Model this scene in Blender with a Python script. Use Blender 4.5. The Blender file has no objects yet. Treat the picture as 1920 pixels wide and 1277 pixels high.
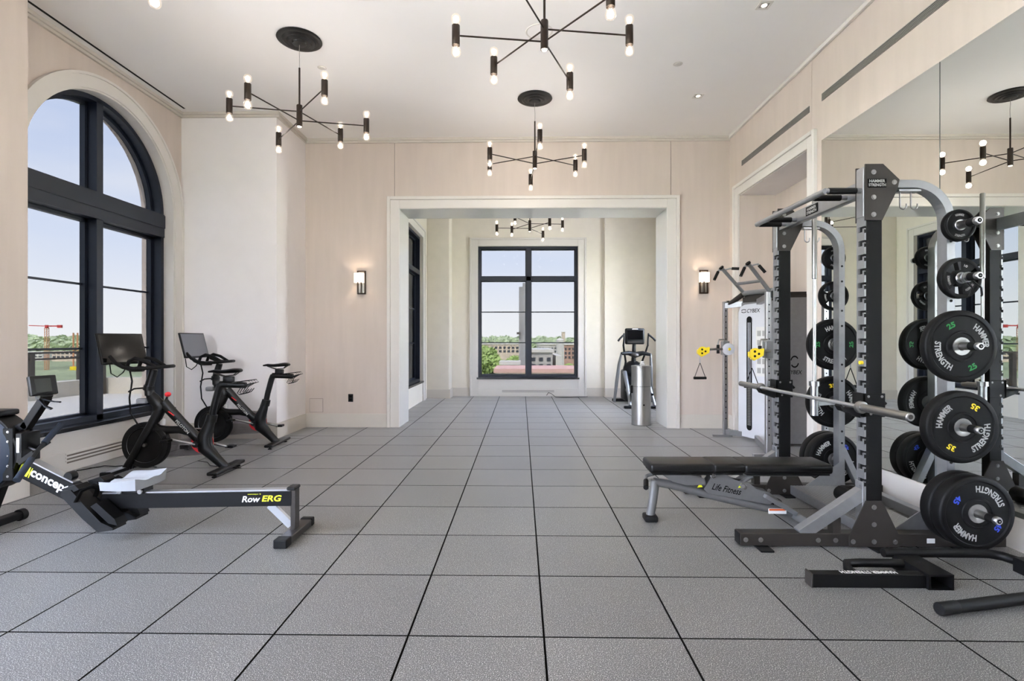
import bpy, bmesh, math, random
from mathutils import Vector, Matrix
random.seed(7)
PI = math.pi
scene = bpy.context.scene
C = scene.collection

# ------------------------------------------------------------------ camera
H = 1.330
cam_d = bpy.data.cameras.new('camera')
cam = bpy.data.objects.new('camera', cam_d)
C.objects.link(cam)
cam_d.sensor_width = 36.0
cam_d.lens = 36.0 * 986.7 / 1920.0
cam_d.shift_y = -0.9 / 1920.0
cam.location = (0, 0, H)
cam.rotation_euler = (PI / 2, 0, 0.0172)
cam_d.clip_start = 0.05
cam_d.clip_end = 6000
scene.camera = cam

# ------------------------------------------------------------------ view
scene.view_settings.view_transform = 'Standard'
scene.view_settings.look = 'None'
scene.view_settings.gamma = 1.0
scene.view_settings.exposure = 0.70
scene.view_settings.use_curve_mapping = False

SKY = 30.0           # radiance of the open sky
GLASS_T = 0.0196    # transmission of the seen panes, tint added to dim the bright sky
BULB_W = 1.35        # watts of one chandelier bulb
DOWN_W = 26.0       # watts of one recessed downlight

# ------------------------------------------------------------------ sky
world = bpy.data.worlds.new('sky')
scene.world = world
world.use_nodes = True
wn = world.node_tree.nodes
wl = world.node_tree.links
wn.clear()
w_out = wn.new('ShaderNodeOutputWorld')
w_bg = wn.new('ShaderNodeBackground')
w_tc = wn.new('ShaderNodeTexCoord')
w_sep = wn.new('ShaderNodeSeparateXYZ')
w_ramp = wn.new('ShaderNodeValToRGB')
cr = w_ramp.color_ramp
cr.elements[0].position = 0.0
cr.elements[0].color = (0.91, 0.93, 0.96, 1)
cr.elements[1].position = 1.0
cr.elements[1].color = (0.44, 0.56, 0.86, 1)
e_ = cr.elements.new(0.05); e_.color = (0.86, 0.89, 0.95, 1)
e_ = cr.elements.new(0.15); e_.color = (0.69, 0.77, 0.94, 1)
e_ = cr.elements.new(0.32); e_.color = (0.56, 0.655, 0.88, 1)
w_noise = wn.new('ShaderNodeTexNoise')
w_noise.inputs['Scale'].default_value = 2.6
w_noise.inputs['Detail'].default_value = 6
w_map = wn.new('ShaderNodeMapping')
w_map.inputs['Scale'].default_value = (1, 1, 3.5)
w_cr2 = wn.new('ShaderNodeValToRGB')
w_cr2.color_ramp.elements[0].position = 0.52
w_cr2.color_ramp.elements[0].color = (0, 0, 0, 1)
w_cr2.color_ramp.elements[1].position = 0.72
w_cr2.color_ramp.elements[1].color = (0.45, 0.45, 0.45, 1)
w_mix = wn.new('ShaderNodeMixRGB')
w_mix.inputs['Color2'].default_value = (0.86, 0.88, 0.93, 1)
wl.new(w_tc.outputs['Generated'], w_sep.inputs[0])
wl.new(w_sep.outputs['Z'], w_ramp.inputs[0])
wl.new(w_tc.outputs['Generated'], w_map.inputs[0])
wl.new(w_map.outputs[0], w_noise.inputs[0])
wl.new(w_noise.outputs[0], w_cr2.inputs[0])
wl.new(w_cr2.outputs[0], w_mix.inputs['Fac'])
wl.new(w_ramp.outputs[0], w_mix.inputs['Color1'])
wl.new(w_mix.outputs[0], w_bg.inputs['Color'])
w_bg.inputs['Strength'].default_value = SKY
wl.new(w_bg.outputs[0], w_out.inputs[0])


# ------------------------------------------------------------------ sun (from behind the camera, kept off the floor by an added, unseen slab)
sun_d = bpy.data.lights.new('sun', 'SUN')
sun_d.energy = 58.0
sun_d.angle = 0.02
sun_d.color = (1.0, 0.97, 0.93)
sun = bpy.data.objects.new('sun', sun_d)
C.objects.link(sun)
sun.rotation_euler = (math.radians(36), 0, math.radians(-4))
sun.location = (0, -20, 30)

# ================================================================== helpers
def lin(c):
    return tuple((x / 255 / 12.92) if x <= 10 else ((x / 255 + 0.055) / 1.055) ** 2.4 for x in c)


def mat(name, rgb, rough=0.5, metal=0.0, var=0.0, vscale=20, bump=0.0, bscale=200, spec=0.5,
        stretch=None, coat=0.0, rand=0.0):
    m = bpy.data.materials.new(name)
    m.use_nodes = True
    nt = m.node_tree
    p = nt.nodes['Principled BSDF']
    base = lin(rgb) + (1,)
    p.inputs['Base Color'].default_value = base
    p.inputs['Roughness'].default_value = rough
    p.inputs['Metallic'].default_value = metal
    p.inputs['Specular IOR Level'].default_value = spec
    if coat:
        p.inputs['Coat Weight'].default_value = coat
        p.inputs['Coat Roughness'].default_value = 0.15
    tc = nt.nodes.new('ShaderNodeTexCoord')
    mp = nt.nodes.new('ShaderNodeMapping')
    if stretch:
        mp.inputs['Scale'].default_value = stretch
    nt.links.new(tc.outputs['Object'], mp.inputs[0])
    last = None
    if var:
        n = nt.nodes.new('ShaderNodeTexNoise')
        n.inputs['Scale'].default_value = vscale
        n.inputs['Detail'].default_value = 4
        nt.links.new(mp.outputs[0], n.inputs[0])
        r = nt.nodes.new('ShaderNodeValToRGB')
        r.color_ramp.elements[0].position = 0.3
        r.color_ramp.elements[1].position = 0.7
        r.color_ramp.elements[0].color = tuple(max(0, x * (1 - var)) for x in base[:3]) + (1,)
        r.color_ramp.elements[1].color = tuple(min(1, x * (1 + var)) for x in base[:3]) + (1,)
        nt.links.new(n.outputs[0], r.inputs[0])
        last = r.outputs[0]
    if rand:
        oi = nt.nodes.new('ShaderNodeObjectInfo')
        mr = nt.nodes.new('ShaderNodeMapRange')
        mr.inputs[3].default_value = 1 - rand
        mr.inputs[4].default_value = 1 + rand
        nt.links.new(oi.outputs['Random'], mr.inputs[0])
        hv = nt.nodes.new('ShaderNodeHueSaturation')
        nt.links.new(mr.outputs[0], hv.inputs['Value'])
        if last:
            nt.links.new(last, hv.inputs['Color'])
        else:
            hv.inputs['Color'].default_value = base
        last = hv.outputs[0]
    if last:
        nt.links.new(last, p.inputs['Base Color'])
    if bump:
        n2 = nt.nodes.new('ShaderNodeTexNoise')
        n2.inputs['Scale'].default_value = bscale
        n2.inputs['Detail'].default_value = 3
        nt.links.new(mp.outputs[0], n2.inputs[0])
        b = nt.nodes.new('ShaderNodeBump')
        b.inputs['Strength'].default_value = bump
        b.inputs['Distance'].default_value = 0.002
        nt.links.new(n2.outputs[0], b.inputs['Height'])
        nt.links.new(b.outputs[0], p.inputs['Normal'])
    return m


def emit_mat(name, rgb, strength):
    m = bpy.data.materials.new(name)
    m.use_nodes = True
    nt = m.node_tree
    nt.nodes.clear()
    o = nt.nodes.new('ShaderNodeOutputMaterial')
    e = nt.nodes.new('ShaderNodeEmission')
    e.inputs[0].default_value = lin(rgb) + (1,)
    e.inputs[1].default_value = strength
    nt.links.new(e.outputs[0], o.inputs[0])
    m.cycles.emission_sampling = 'NONE'
    return m


def thin_glass(name, t, refl=0.06, rough=0.0, tint=(1, 1, 1), glow=0.0):
    m = bpy.data.materials.new(name)
    m.use_nodes = True
    nt = m.node_tree
    nt.nodes.clear()
    o = nt.nodes.new('ShaderNodeOutputMaterial')
    a = nt.nodes.new('ShaderNodeBsdfTransparent')
    a.inputs[0].default_value = (t * tint[0], t * tint[1], t * tint[2], 1)
    g = nt.nodes.new('ShaderNodeBsdfGlossy')
    g.inputs['Roughness'].default_value = rough
    g.inputs[0].default_value = (1, 1, 1, 1)
    x = nt.nodes.new('ShaderNodeMixShader')
    f = nt.nodes.new('ShaderNodeLayerWeight')
    f.inputs[0].default_value = 0.5
    pw = nt.nodes.new('ShaderNodeMath')
    pw.operation = 'POWER'
    pw.inputs[1].default_value = 4.0
    nt.links.new(f.outputs['Facing'], pw.inputs[0])
    mlt = nt.nodes.new('ShaderNodeMath')
    mlt.operation = 'MULTIPLY_ADD'
    mlt.inputs[1].default_value = refl * 5
    mlt.inputs[2].default_value = refl * 0.5
    nt.links.new(pw.outputs[0], mlt.inputs[0])
    nt.links.new(mlt.outputs[0], x.inputs[0])
    nt.links.new(a.outputs[0], x.inputs[1])
    nt.links.new(g.outputs[0], x.inputs[2])
    last = x.outputs[0]
    if glow:
        em = nt.nodes.new('ShaderNodeEmission')
        em.inputs[0].default_value = (1.0, 0.88, 0.72, 1)
        em.inputs[1].default_value = glow
        ad = nt.nodes.new('ShaderNodeAddShader')
        nt.links.new(last, ad.inputs[0])
        nt.links.new(em.outputs[0], ad.inputs[1])
        last = ad.outputs[0]
        m.cycles.emission_sampling = 'NONE'
    nt.links.new(last, o.inputs[0])
    return m


M = {}
M['wall'] = mat('linen_wallcovering', (207, 194, 184), 0.75, var=0.035, vscale=9, bump=0.12, bscale=260,
                stretch=(1, 1, 0.12))
M['wall_w'] = mat('pale_plaster', (238, 233, 232), 0.7, var=0.015, vscale=4)
M['wall_far'] = mat('cream_wallcovering', (230, 223, 210), 0.72, var=0.02, vscale=6)
M['ceil'] = mat('ceiling_paint', (247, 244, 242), 0.8, var=0.008, vscale=2)
M['lining'] = mat('satin_lining', (232, 230, 226), 0.18, var=0.01, vscale=5)
M['trim'] = mat('painted_trim', (220, 215, 209), 0.45, var=0.01, vscale=5)
M['base'] = mat('baseboard_paint', (205, 198, 188), 0.5, var=0.015, vscale=6)
M['joint'] = mat('joint_taupe', (120, 112, 104), 0.8)  # plain darker tone of the core behind panels, gaps and slots
M['frame'] = mat('dark_window_metal', (22, 30, 45), 0.42, 0.1, var=0.05, vscale=8)
M['sill'] = mat('black_sill_stone', (26, 28, 32), 0.25, var=0.1, vscale=30)
M['grille'] = mat('vent_grille', (150, 147, 143), 0.5, 0.3)
M['grille_d'] = mat('vent_slot', (70, 68, 66), 0.7)
M['slot'] = mat('slot_black', (8, 8, 8), 0.9)
M['blackmetal'] = mat('satin_black_metal', (14, 14, 15), 0.42, 0.2, var=0.08, vscale=30)
M['powder'] = mat('black_powder_coat', (10, 10, 11), 0.5, 0.0, bump=0.1, bscale=500, spec=0.18)
M['bike'] = mat('bike_black_enamel', (11, 12, 13), 0.36, 0.0, var=0.05, vscale=20, spec=0.35)
M['rubber'] = mat('black_rubber', (11, 11, 12), 0.6, spec=0.25, var=0.1, vscale=60, bump=0.1, bscale=300)
M['plate'] = mat('bumper_rubber', (7, 7, 8), 0.55, spec=0.2, var=0.08, vscale=40, bump=0.1, bscale=250)
M['vinyl'] = mat('black_vinyl', (9, 9, 10), 0.36, spec=0.3, bump=0.1, bscale=350, var=0.06, vscale=25)
M['benchgrey'] = mat('bench_grey_paint', (112, 112, 112), 0.38, 0.4, var=0.05, vscale=25)
M['grey'] = mat('charcoal_paint', (54, 50, 47), 0.40, 0.4, var=0.05, vscale=25)
M['silver'] = mat('silver_powder_coat', (146, 147, 149), 0.36, 0.7, var=0.05, vscale=25)
M['silverw'] = mat('white_silver_shroud', (214, 216, 222), 0.35, 0.15, var=0.02, vscale=6)
M['chrome'] = mat('chrome', (176, 176, 178), 0.33, 1.0)
M['steel'] = mat('brushed_steel', (150, 149, 147), 0.38, 1.0, var=0.05, vscale=60, stretch=(1, 1, 0.06))
M['alu'] = mat('aluminium_rail', (196, 198, 202), 0.3, 0.9)
M['seatgrey'] = mat('grey_seat_foam', (150, 153, 157), 0.6, var=0.03, vscale=20)
M['navy'] = mat('navy_grip', (26, 36, 50), 0.5, spec=0.3, var=0.06, vscale=40)
M['dkplastic'] = mat('dark_plastic', (10, 11, 12), 0.45, spec=0.3)
M['bronze'] = mat('dark_bronze', (40, 29, 21), 0.4, 0.5, var=0.08, vscale=30)
M['white'] = mat('white_print', (228, 228, 226), 0.5)
M['greyprint'] = mat('grey_print', (168, 168, 166), 0.5)
M['blackprint'] = mat('black_print', (6, 6, 6), 0.6, spec=0.1)
M['red'] = mat('red_print', (214, 28, 40), 0.4)
M['yellow'] = mat('yellow_plastic', (236, 208, 40), 0.4)
M['lime'] = mat('lime_print', (222, 226, 40), 0.45)
M['green'] = mat('green_print', (24, 132, 60), 0.5)
M['blue'] = mat('blue_print', (34, 66, 190), 0.5)
M['orange'] = mat('orange_print', (206, 92, 40), 0.5)
M['clearplastic'] = thin_glass('smoky_plastic', 0.72, 0.1, 0.05, (0.95, 0.93, 0.96))
M['gleam_w'] = mat('gleam_white', (226, 224, 222), 0.4)
M['screen_pale'] = mat('pale_grey_screen', (112, 114, 120), 0.12, spec=0.4)  # plain pale grey face for the farther bike's screen
M['screen'] = mat('glossy_black_screen', (8, 8, 9), 0.10, 0.0, spec=0.35)
M['lcd'] = mat('grey_lcd', (58, 62, 60), 0.2)
M['mirror'] = mat('mirror_silver', (232, 236, 233), 0.0, 1.0)
M['mirror_edge'] = mat('mirror_edge', (96, 104, 100), 0.3)
M['clearglass'] = thin_glass('clear_glazing', 0.97, 0.06)
M['glass'] = thin_glass('sky_dimming_glazing', math.sqrt(GLASS_T), 0.002)
M['bulb'] = thin_glass('bulb_glass', 0.93, 0.09, 0.0, (1, 0.98, 0.95), glow=0.12)
M['filament'] = emit_mat('filament', (255, 226, 178), 18.0)
M['lampglow'] = emit_mat('lamp_disc', (255, 238, 214), 7.0)
M['shade'] = emit_mat('lit_shade', (255, 234, 208), 1.15)
M['concrete'] = mat('terrace_concrete', (206, 200, 190), 0.85, var=0.05, vscale=3)
M['curb'] = mat('precast_curb', (214, 206, 190), 0.85, var=0.05, vscale=4)
M['rail'] = mat('bronze_railing', (92, 86, 80), 0.5, 0.4)
M['grass'] = mat('meadow', (146, 154, 116), 0.95, var=0.35, vscale=0.02)
M['leaf'] = mat('hazed_leaf_green', (182, 202, 124), 0.9, var=0.25, vscale=0.6)  # lightened so that distance haze is painted into the foliage
M['leafd'] = mat('hazed_wood_green', (196, 208, 168), 0.95, var=0.15, vscale=0.05)  # haze painted in as a paler green
M['bark'] = mat('bark', (96, 82, 66), 0.9, var=0.2, vscale=8)
M['conc2'] = mat('hazed_weathered_concrete', (172, 170, 168), 0.9, var=0.12, vscale=0.7)  # grey lightened to carry painted haze
M['bld_w'] = mat('pale_stucco', (226, 220, 210), 0.9, var=0.04, vscale=0.3)
M['bld_g'] = mat('grey_stucco', (196, 190, 182), 0.9, var=0.05, vscale=0.4)
M['bld_o'] = mat('hazed_tan_brick', (226, 206, 184), 0.9, var=0.08, vscale=0.5)  # haze mixed into the tan
M['bld_r'] = mat('hazed_brown_brick', (192, 154, 136), 0.9, var=0.1, vscale=0.6)  # brick colour faded by painted haze
M['roof_r'] = mat('hazed_red_roof', (230, 184, 172), 0.85, var=0.06, vscale=0.4)  # red paled, with the haze put into the colour
M['win_d'] = mat('dark_pane', (74, 78, 84), 0.2)
M['crane'] = mat('crane_red', (208, 74, 70), 0.6)
M['crane_o'] = mat('crane_orange', (214, 150, 110), 0.6)
M['paper'] = mat('white_tissue', (240, 240, 240), 0.9)
M['sticker'] = mat('white_sticker', (222, 222, 220), 0.6)


def tile_material():
    m = bpy.data.materials.new('speckled_rubber_tile')
    m.use_nodes = True
    nt = m.node_tree
    p = nt.nodes['Principled BSDF']
    tc = nt.nodes.new('ShaderNodeTexCoord')
    ge = nt.nodes.new('ShaderNodeNewGeometry')
    n1 = nt.nodes.new('ShaderNodeTexNoise')
    n1.inputs['Scale'].default_value = 230
    n1.inputs['Detail'].default_value = 2
    nt.links.new(ge.outputs['Position'], n1.inputs[0])
    r1 = nt.nodes.new('ShaderNodeValToRGB')
    el = r1.color_ramp.elements
    el[0].position = 0.33; el[0].color = lin((46, 45, 44)) + (1,)
    el[1].position = 0.70; el[1].color = lin((232, 229, 224)) + (1,)
    e2 = el.new(0.48); e2.color = lin((88, 87, 85)) + (1,)
    e3 = el.new(0.60); e3.color = lin((120, 118, 115)) + (1,)
    nt.links.new(n1.outputs[0], r1.inputs[0])
    n2 = nt.nodes.new('ShaderNodeTexNoise')
    n2.inputs['Scale'].default_value = 1.3
    n2.inputs['Detail'].default_value = 3
    nt.links.new(ge.outputs['Position'], n2.inputs[0])
    mr = nt.nodes.new('ShaderNodeMapRange')
    mr.inputs[3].default_value = 0.86
    mr.inputs[4].default_value = 1.12
    nt.links.new(n2.outputs[0], mr.inputs[0])
    oi = nt.nodes.new('ShaderNodeObjectInfo')
    mr2 = nt.nodes.new('ShaderNodeMapRange')
    mr2.inputs[3].default_value = 0.93
    mr2.inputs[4].default_value = 1.07
    nt.links.new(oi.outputs['Random'], mr2.inputs[0])
    mu = nt.nodes.new('ShaderNodeMath'); mu.operation = 'MULTIPLY'
    nt.links.new(mr.outputs[0], mu.inputs[0])
    nt.links.new(mr2.outputs[0], mu.inputs[1])
    hv = nt.nodes.new('ShaderNodeHueSaturation')
    nt.links.new(mu.outputs[0], hv.inputs['Value'])
    nt.links.new(r1.outputs[0], hv.inputs['Color'])
    nt.links.new(hv.outputs[0], p.inputs['Base Color'])
    p.inputs['Roughness'].default_value = 0.40
    p.inputs['Specular IOR Level'].default_value = 0.7
    p.inputs['Sheen Tint'].default_value = (1.0, 0.975, 0.94, 1)
    p.inputs['Sheen Weight'].default_value = 0.62
    p.inputs['Sheen Roughness'].default_value = 0.22
    return m


M['tile'] = tile_material()
M['underlay'] = mat('dark_underlay', (30, 29, 28), 0.95, spec=0.05)


class MB:
    """collects shapes in world (or local) coordinates and links them as ONE mesh object"""
    def __init__(s):
        s.bm = bmesh.new()

    def _add(s, vs, fs):
        b = [s.bm.verts.new(v) for v in vs]
        for f in fs:
            try:
                s.bm.faces.new([b[i] for i in f])
            except ValueError:
                pass
        return b

    def box(s, x0, x1, y0, y1, z0, z1, bev=0.0, seg=2):
        if x0 > x1: x0, x1 = x1, x0
        if y0 > y1: y0, y1 = y1, y0
        if z0 > z1: z0, z1 = z1, z0
        vs = [(x0, y0, z0), (x1, y0, z0), (x1, y1, z0), (x0, y1, z0),
              (x0, y0, z1), (x1, y0, z1), (x1, y1, z1), (x0, y1, z1)]
        fs = [(0, 3, 2, 1), (4, 5, 6, 7), (0, 1, 5, 4), (1, 2, 6, 5), (2, 3, 7, 6), (3, 0, 4, 7)]
        b = s._add(vs, fs)
        if bev:
            es = set()
            for v in b:
                es.update(v.link_edges)
            bmesh.ops.bevel(s.bm, geom=list(es), offset=bev, segments=seg, affect='EDGES', profile=0.5)
        return s

    def obox(s, p0, p1, w, h, up=(0, 0, 1), bev=0.0):
        """bar of section w x h from p0 to p1"""
        p0 = Vector(p0); p1 = Vector(p1)
        d = (p1 - p0).normalized()
        up = Vector(up)
        side = d.cross(up)
        if side.length < 1e-5:
            side = d.cross(Vector((1, 0, 0)))
        side.normalize()
        u = side.cross(d).normalized()
        vs = []
        for p in (p0, p1):
            for a, b in ((-1, -1), (1, -1), (1, 1), (-1, 1)):
                vs.append(p + side * (a * w / 2) + u * (b * h / 2))
        fs = [(0, 3, 2, 1), (4, 5, 6, 7), (0, 1, 5, 4), (1, 2, 6, 5), (2, 3, 7, 6), (3, 0, 4, 7)]
        b = s._add(vs, fs)
        bmesh.ops.recalc_face_normals(s.bm, faces=list({f for v in b for f in v.link_faces}))
        if bev:
            es = set()
            for v in b:
                es.update(v.link_edges)
            bmesh.ops.bevel(s.bm, geom=list(es), offset=bev, segments=2, affect='EDGES', profile=0.5)
        return s

    def tube(s, pts, r, n=12, flat=1.0, flat_axis=None, caps=True):
        pts = [Vector(p) for p in pts]
        rs = r if isinstance(r, (list, tuple)) else [r] * len(pts)
        k = len(pts)
        tang = []
        for i in range(k):
            a = pts[max(0, i - 1)]; b = pts[min(k - 1, i + 1)]
            tang.append((b - a).normalized())
        t0 = tang[0]
        ref = Vector(flat_axis) if flat_axis else (Vector((0, 0, 1)) if abs(t0.z) < 0.9 else Vector((1, 0, 0)))
        rings = []
        nrm = (ref - t0 * ref.dot(t0)).normalized()
        for i in range(k):
            t = tang[i]
            nrm = (nrm - t * nrm.dot(t))
            if nrm.length < 1e-6:
                nrm = t.orthogonal()
            nrm.normalize()
            bn = t.cross(nrm)
            ring = []
            for j in range(n):
                a = 2 * PI * j / n
                ring.append(s.bm.verts.new(pts[i] + nrm * (math.cos(a) * rs[i] * flat) + bn * (math.sin(a) * rs[i])))
            rings.append(ring)
        for i in range(k - 1):
            for j in range(n):
                s.bm.faces.new([rings[i][j], rings[i][(j + 1) % n], rings[i + 1][(j + 1) % n], rings[i + 1][j]])
        if caps:
            s.bm.faces.new(list(reversed(rings[0])))
            s.bm.faces.new(rings[-1])
        return s

    def cyl(s, p0, p1, r, n=16, r2=None):
        return s.tube([p0, p1], [r, r if r2 is None else r2], n)

    def lathe(s, prof, c=(0, 0, 0), axis=(0, 0, 1), n=24):
        """prof: list of (radius, height along axis)"""
        ax = Vector(axis).normalized()
        a1 = ax.orthogonal().normalized()
        a2 = ax.cross(a1)
        c = Vector(c)
        rings = []
        for (r, h) in prof:
            if r < 1e-6:
                rings.append([s.bm.verts.new(c + ax * h)])
            else:
                rings.append([s.bm.verts.new(c + ax * h + a1 * (r * math.cos(2 * PI * j / n)) + a2 * (r * math.sin(2 * PI * j / n)))
                              for j in range(n)])
        for A, B in zip(rings[:-1], rings[1:]):
            for j in range(n):
                k = (j + 1) % n
                if len(A) == 1 and len(B) == 1:
                    continue
                if len(A) == 1:
                    s.bm.faces.new([A[0], B[k], B[j]])
                elif len(B) == 1:
                    s.bm.faces.new([A[j], A[k], B[0]])
                else:
                    s.bm.faces.new([A[j], A[k], B[k], B[j]])
        return s

    def sphere(s, c, r, n=12, m=8, sc=(1, 1, 1)):
        prof = [(r * math.sin(PI * i / m), -r * math.cos(PI * i / m)) for i in range(m + 1)]
        b0 = len(s.bm.verts)
        s.lathe(prof, (0, 0, 0), (0, 0, 1), n)
        s.bm.verts.ensure_lookup_table()
        for v in s.bm.verts[b0:]:
            v.co = Vector((v.co.x * sc[0] + c[0], v.co.y * sc[1] + c[1], v.co.z * sc[2] + c[2]))
        return s

    def prism(s, poly, a0, a1, plane='xz'):
        """extrude 2-D polygon between a0 and a1 on the remaining axis"""
        def P(p, a):
            if plane == 'xz': return (p[0], a, p[1])
            if plane == 'yz': return (a, p[0], p[1])
            return (p[0], p[1], a)
        n = len(poly)
        vs = [P(p, a0) for p in poly] + [P(p, a1) for p in poly]
        fs = [tuple(range(n)), tuple(reversed(range(n, 2 * n)))]
        fs += [(i, n + i, n + (i + 1) % n, (i + 1) % n) for i in range(n)]
        b = s._add(vs, fs)
        bmesh.ops.recalc_face_normals(s.bm, faces=list({f for v in b for f in v.link_faces}))
        return s

    def ring(s, c, r0, r1, a0, a1, x0, x1, n=24, plane='yz'):
        """arc band between radii r0<r1 and angles a0..a1, extruded x0..x1"""
        for i in range(n):
            t0 = a0 + (a1 - a0) * i / n
            t1 = a0 + (a1 - a0) * (i + 1) / n
            q = [(c[0] + r * math.cos(t), c[1] + r * math.sin(t)) for r, t in
                 ((r0, t0), (r1, t0), (r1, t1), (r0, t1))]
            s.prism(q, x0, x1, plane)
        return s

    def mesh(s, name):
        bmesh.ops.remove_doubles(s.bm, verts=s.bm.verts, dist=1e-6)
        me = bpy.data.meshes.new(name)
        s.bm.to_mesh(me)
        s.bm.free()
        return me

    def build(s, name, m, parent=None, smooth=False, label=None, kind=None, autosmooth=True):
        if parent is not None:
            mi = world_of(parent).inverted()
            s.bm.transform(mi)
        bmesh.ops.recalc_face_normals(s.bm, faces=s.bm.faces)
        me = s.mesh(name)
        me.materials.append(M[m] if isinstance(m, str) else m)
        o = bpy.data.objects.new(name, me)
        C.objects.link(o)
        if parent is not None:
            o.parent = parent
        if smooth:
            for p in me.polygons:
                p.use_smooth = True
            try:
                me.set_sharp_from_angle(angle=math.radians(38))
            except Exception:
                pass
        if label: o['label'] = label
        if kind: o['kind'] = kind
        return o


WM = {}


def world_of(o):
    """world matrix of a thing root (parts carry identity transforms)"""
    m = Matrix.Identity(4)
    while o is not None:
        m = WM.get(o.name, Matrix.Identity(4)) @ m
        o = o.parent
    return m


def thing(name, label, cat, loc=(0, 0, 0), rz=0.0, group=None, kind=None):
    o = bpy.data.objects.new(name, None)
    C.objects.link(o)
    o.location = loc
    o.rotation_euler = (0, 0, rz)
    o.empty_display_size = 0.1
    WM[o.name] = Matrix.Translation(loc) @ Matrix.Rotation(rz, 4, 'Z')
    if label: o['label'] = label
    if cat: o['category'] = cat
    if group: o['group'] = group
    if kind: o['kind'] = kind
    return o


def tag(o, label, cat, group=None):
    o['label'] = label
    o['category'] = cat
    if group: o['group'] = group
    return o


def struct(o):
    o['kind'] = 'structure'
    return o


def copy_tree(o, loc=None, rz=None, parent=None):
    c = o.copy()
    C.objects.link(c)
    c.parent = parent
    if loc is not None: c.location = loc
    if rz is not None: c.rotation_euler = (0, 0, rz)
    WM[c.name] = Matrix.Translation(c.location) @ Matrix.Rotation(c.rotation_euler[2], 4, 'Z')
    for ch in list(o.children):
        copy_tree(ch, None, None, c)
    return c


def text_geo(body, size=1.0, bold=0.0, shear=0.0, space=1.0):
    cu = bpy.data.curves.new('lettering', 'FONT')
    cu.body = body
    cu.size = size
    cu.align_x = 'CENTER'
    cu.align_y = 'CENTER'
    cu.offset = bold
    cu.shear = shear
    cu.space_character = space
    cu.resolution_u = 3
    ob = bpy.data.objects.new('lettering', cu)
    C.objects.link(ob)
    bpy.context.view_layer.update()
    dg = bpy.context.evaluated_depsgraph_get()
    me = bpy.data.meshes.new_from_object(ob.evaluated_get(dg))
    vs = [v.co.copy() for v in me.vertices]
    fs = [tuple(p.vertices) for p in me.polygons]
    bpy.data.objects.remove(ob)
    bpy.data.curves.remove(cu)
    bpy.data.meshes.remove(me)
    return vs, fs


def lettering(body, org, xd, yd, width, m, parent, bold=0.0, shear=0.0, height=None, name='lettering', space=1.0):
    """flat print: centred at org, text runs along xd, up along yd"""
    vs, fs = text_geo(body, 1.0, bold, shear, space)
    w = max(v.x for v in vs) - min(v.x for v in vs)
    h = max(v.y for v in vs) - min(v.y for v in vs)
    cx = (max(v.x for v in vs) + min(v.x for v in vs)) / 2
    cy = (max(v.y for v in vs) + min(v.y for v in vs)) / 2
    sx = width / w
    sy = (height / h) if height else sx
    xd = Vector(xd).normalized(); yd = Vector(yd).normalized(); org = Vector(org)
    nn = xd.cross(yd)
    b = MB()
    b._add([org + xd * ((v.x - cx) * sx) + yd * ((v.y - cy) * sy) + nn * 0.0008 for v in vs], fs)
    return b.build(name, m, parent)


# ================================================================== room shell
XR, XL, YB, YB2, ZC = 3.15, -4.60, 8.00, 8.62, 4.40
XP, YP = -3.30, 7.05          # far pier
XN, YN = -4.21, 4.42          # near pier
YF, XFL = 12.45, -2.15        # adjoining room
YREAR = -3.6
XO0, XO1, ZO = -1.855, 2.205, 3.33

# ---- floor: underlay + rubber tiles
b = MB()
b.box(XL - .2, XR + .75, YREAR - .2, YF + .3, -0.20, -0.014)
b.box(XL, XR, YREAR, 1.133, -0.014, 0.0)
floor = struct(b.build('floor', 'underlay'))
me_f = floor.data
T0X, T0Y, TS = 0.1027, 2.358, 0.61
regions = [(XL, XR, 1.138, YP), (XP, XR, YP, YB), (XO0, XO1, YB, YB2), (XFL, XR, YB2, YF), (XR, 3.67, 5.82, 7.63)]


def tile_mesh(w, d):
    g, c = 0.0030, 0.005
    x0, x1, y0, y1 = g, w - g, g, d - g
    vs = []
    c = 0.0018
    for z, k in ((-0.014, 0), (-0.004, 0), (0.0, c)):
        vs += [(x0 + k, y0 + k, z), (x1 - k, y0 + k, z), (x1 - k, y1 - k, z), (x0 + k, y1 - k, z)]
    fs = [(8, 9, 10, 11)]
    for l in (0, 4):
        for i in range(4):
            j = (i + 1) % 4
            fs.append((l + i, l + j, l + 4 + j, l + 4 + i))
    me = bpy.data.meshes.new('floor_tile')
    me.from_pydata(vs, [], fs)
    me.materials.append(M['tile'])
    me.materials.append(M['underlay'])
    for p in me.polygons:
        p.material_index = 0 if p.index == 0 else 1
    return me


tile_cache = {}
for i in range(-9, 7):
    for j in range(-2, 18):
        tx0, tx1 = T0X + TS * i, T0X + TS * (i + 1)
        ty0, ty1 = T0Y + TS * j, T0Y + TS * (j + 1)
        rects = []
        for (a0, a1, c0, c1) in regions:
            x0, x1, y0, y1 = max(a0, tx0), min(a1, tx1), max(c0, ty0), min(c1, ty1)
            if x1 - x0 > 0.02 and y1 - y0 > 0.02:
                rects.append((x0, x1, y0, y1))
        if not rects:
            continue
        bx = (min(r[0] for r in rects), max(r[1] for r in rects), min(r[2] for r in rects), max(r[3] for r in rects))
        ar = sum((r[1] - r[0]) * (r[3] - r[2]) for r in rects)
        if abs(ar - (bx[1] - bx[0]) * (bx[3] - bx[2])) < 1e-4:
            rects = [bx]
        for r in rects:
            key = (round(r[1] - r[0], 3), round(r[3] - r[2], 3))
            if key not in tile_cache:
                tile_cache[key] = tile_mesh(*key)
            o = bpy.data.objects.new('floor_tile', tile_cache[key])
            o.location = (r[0], r[2], 0)
            o.parent = floor
            C.objects.link(o)

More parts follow.
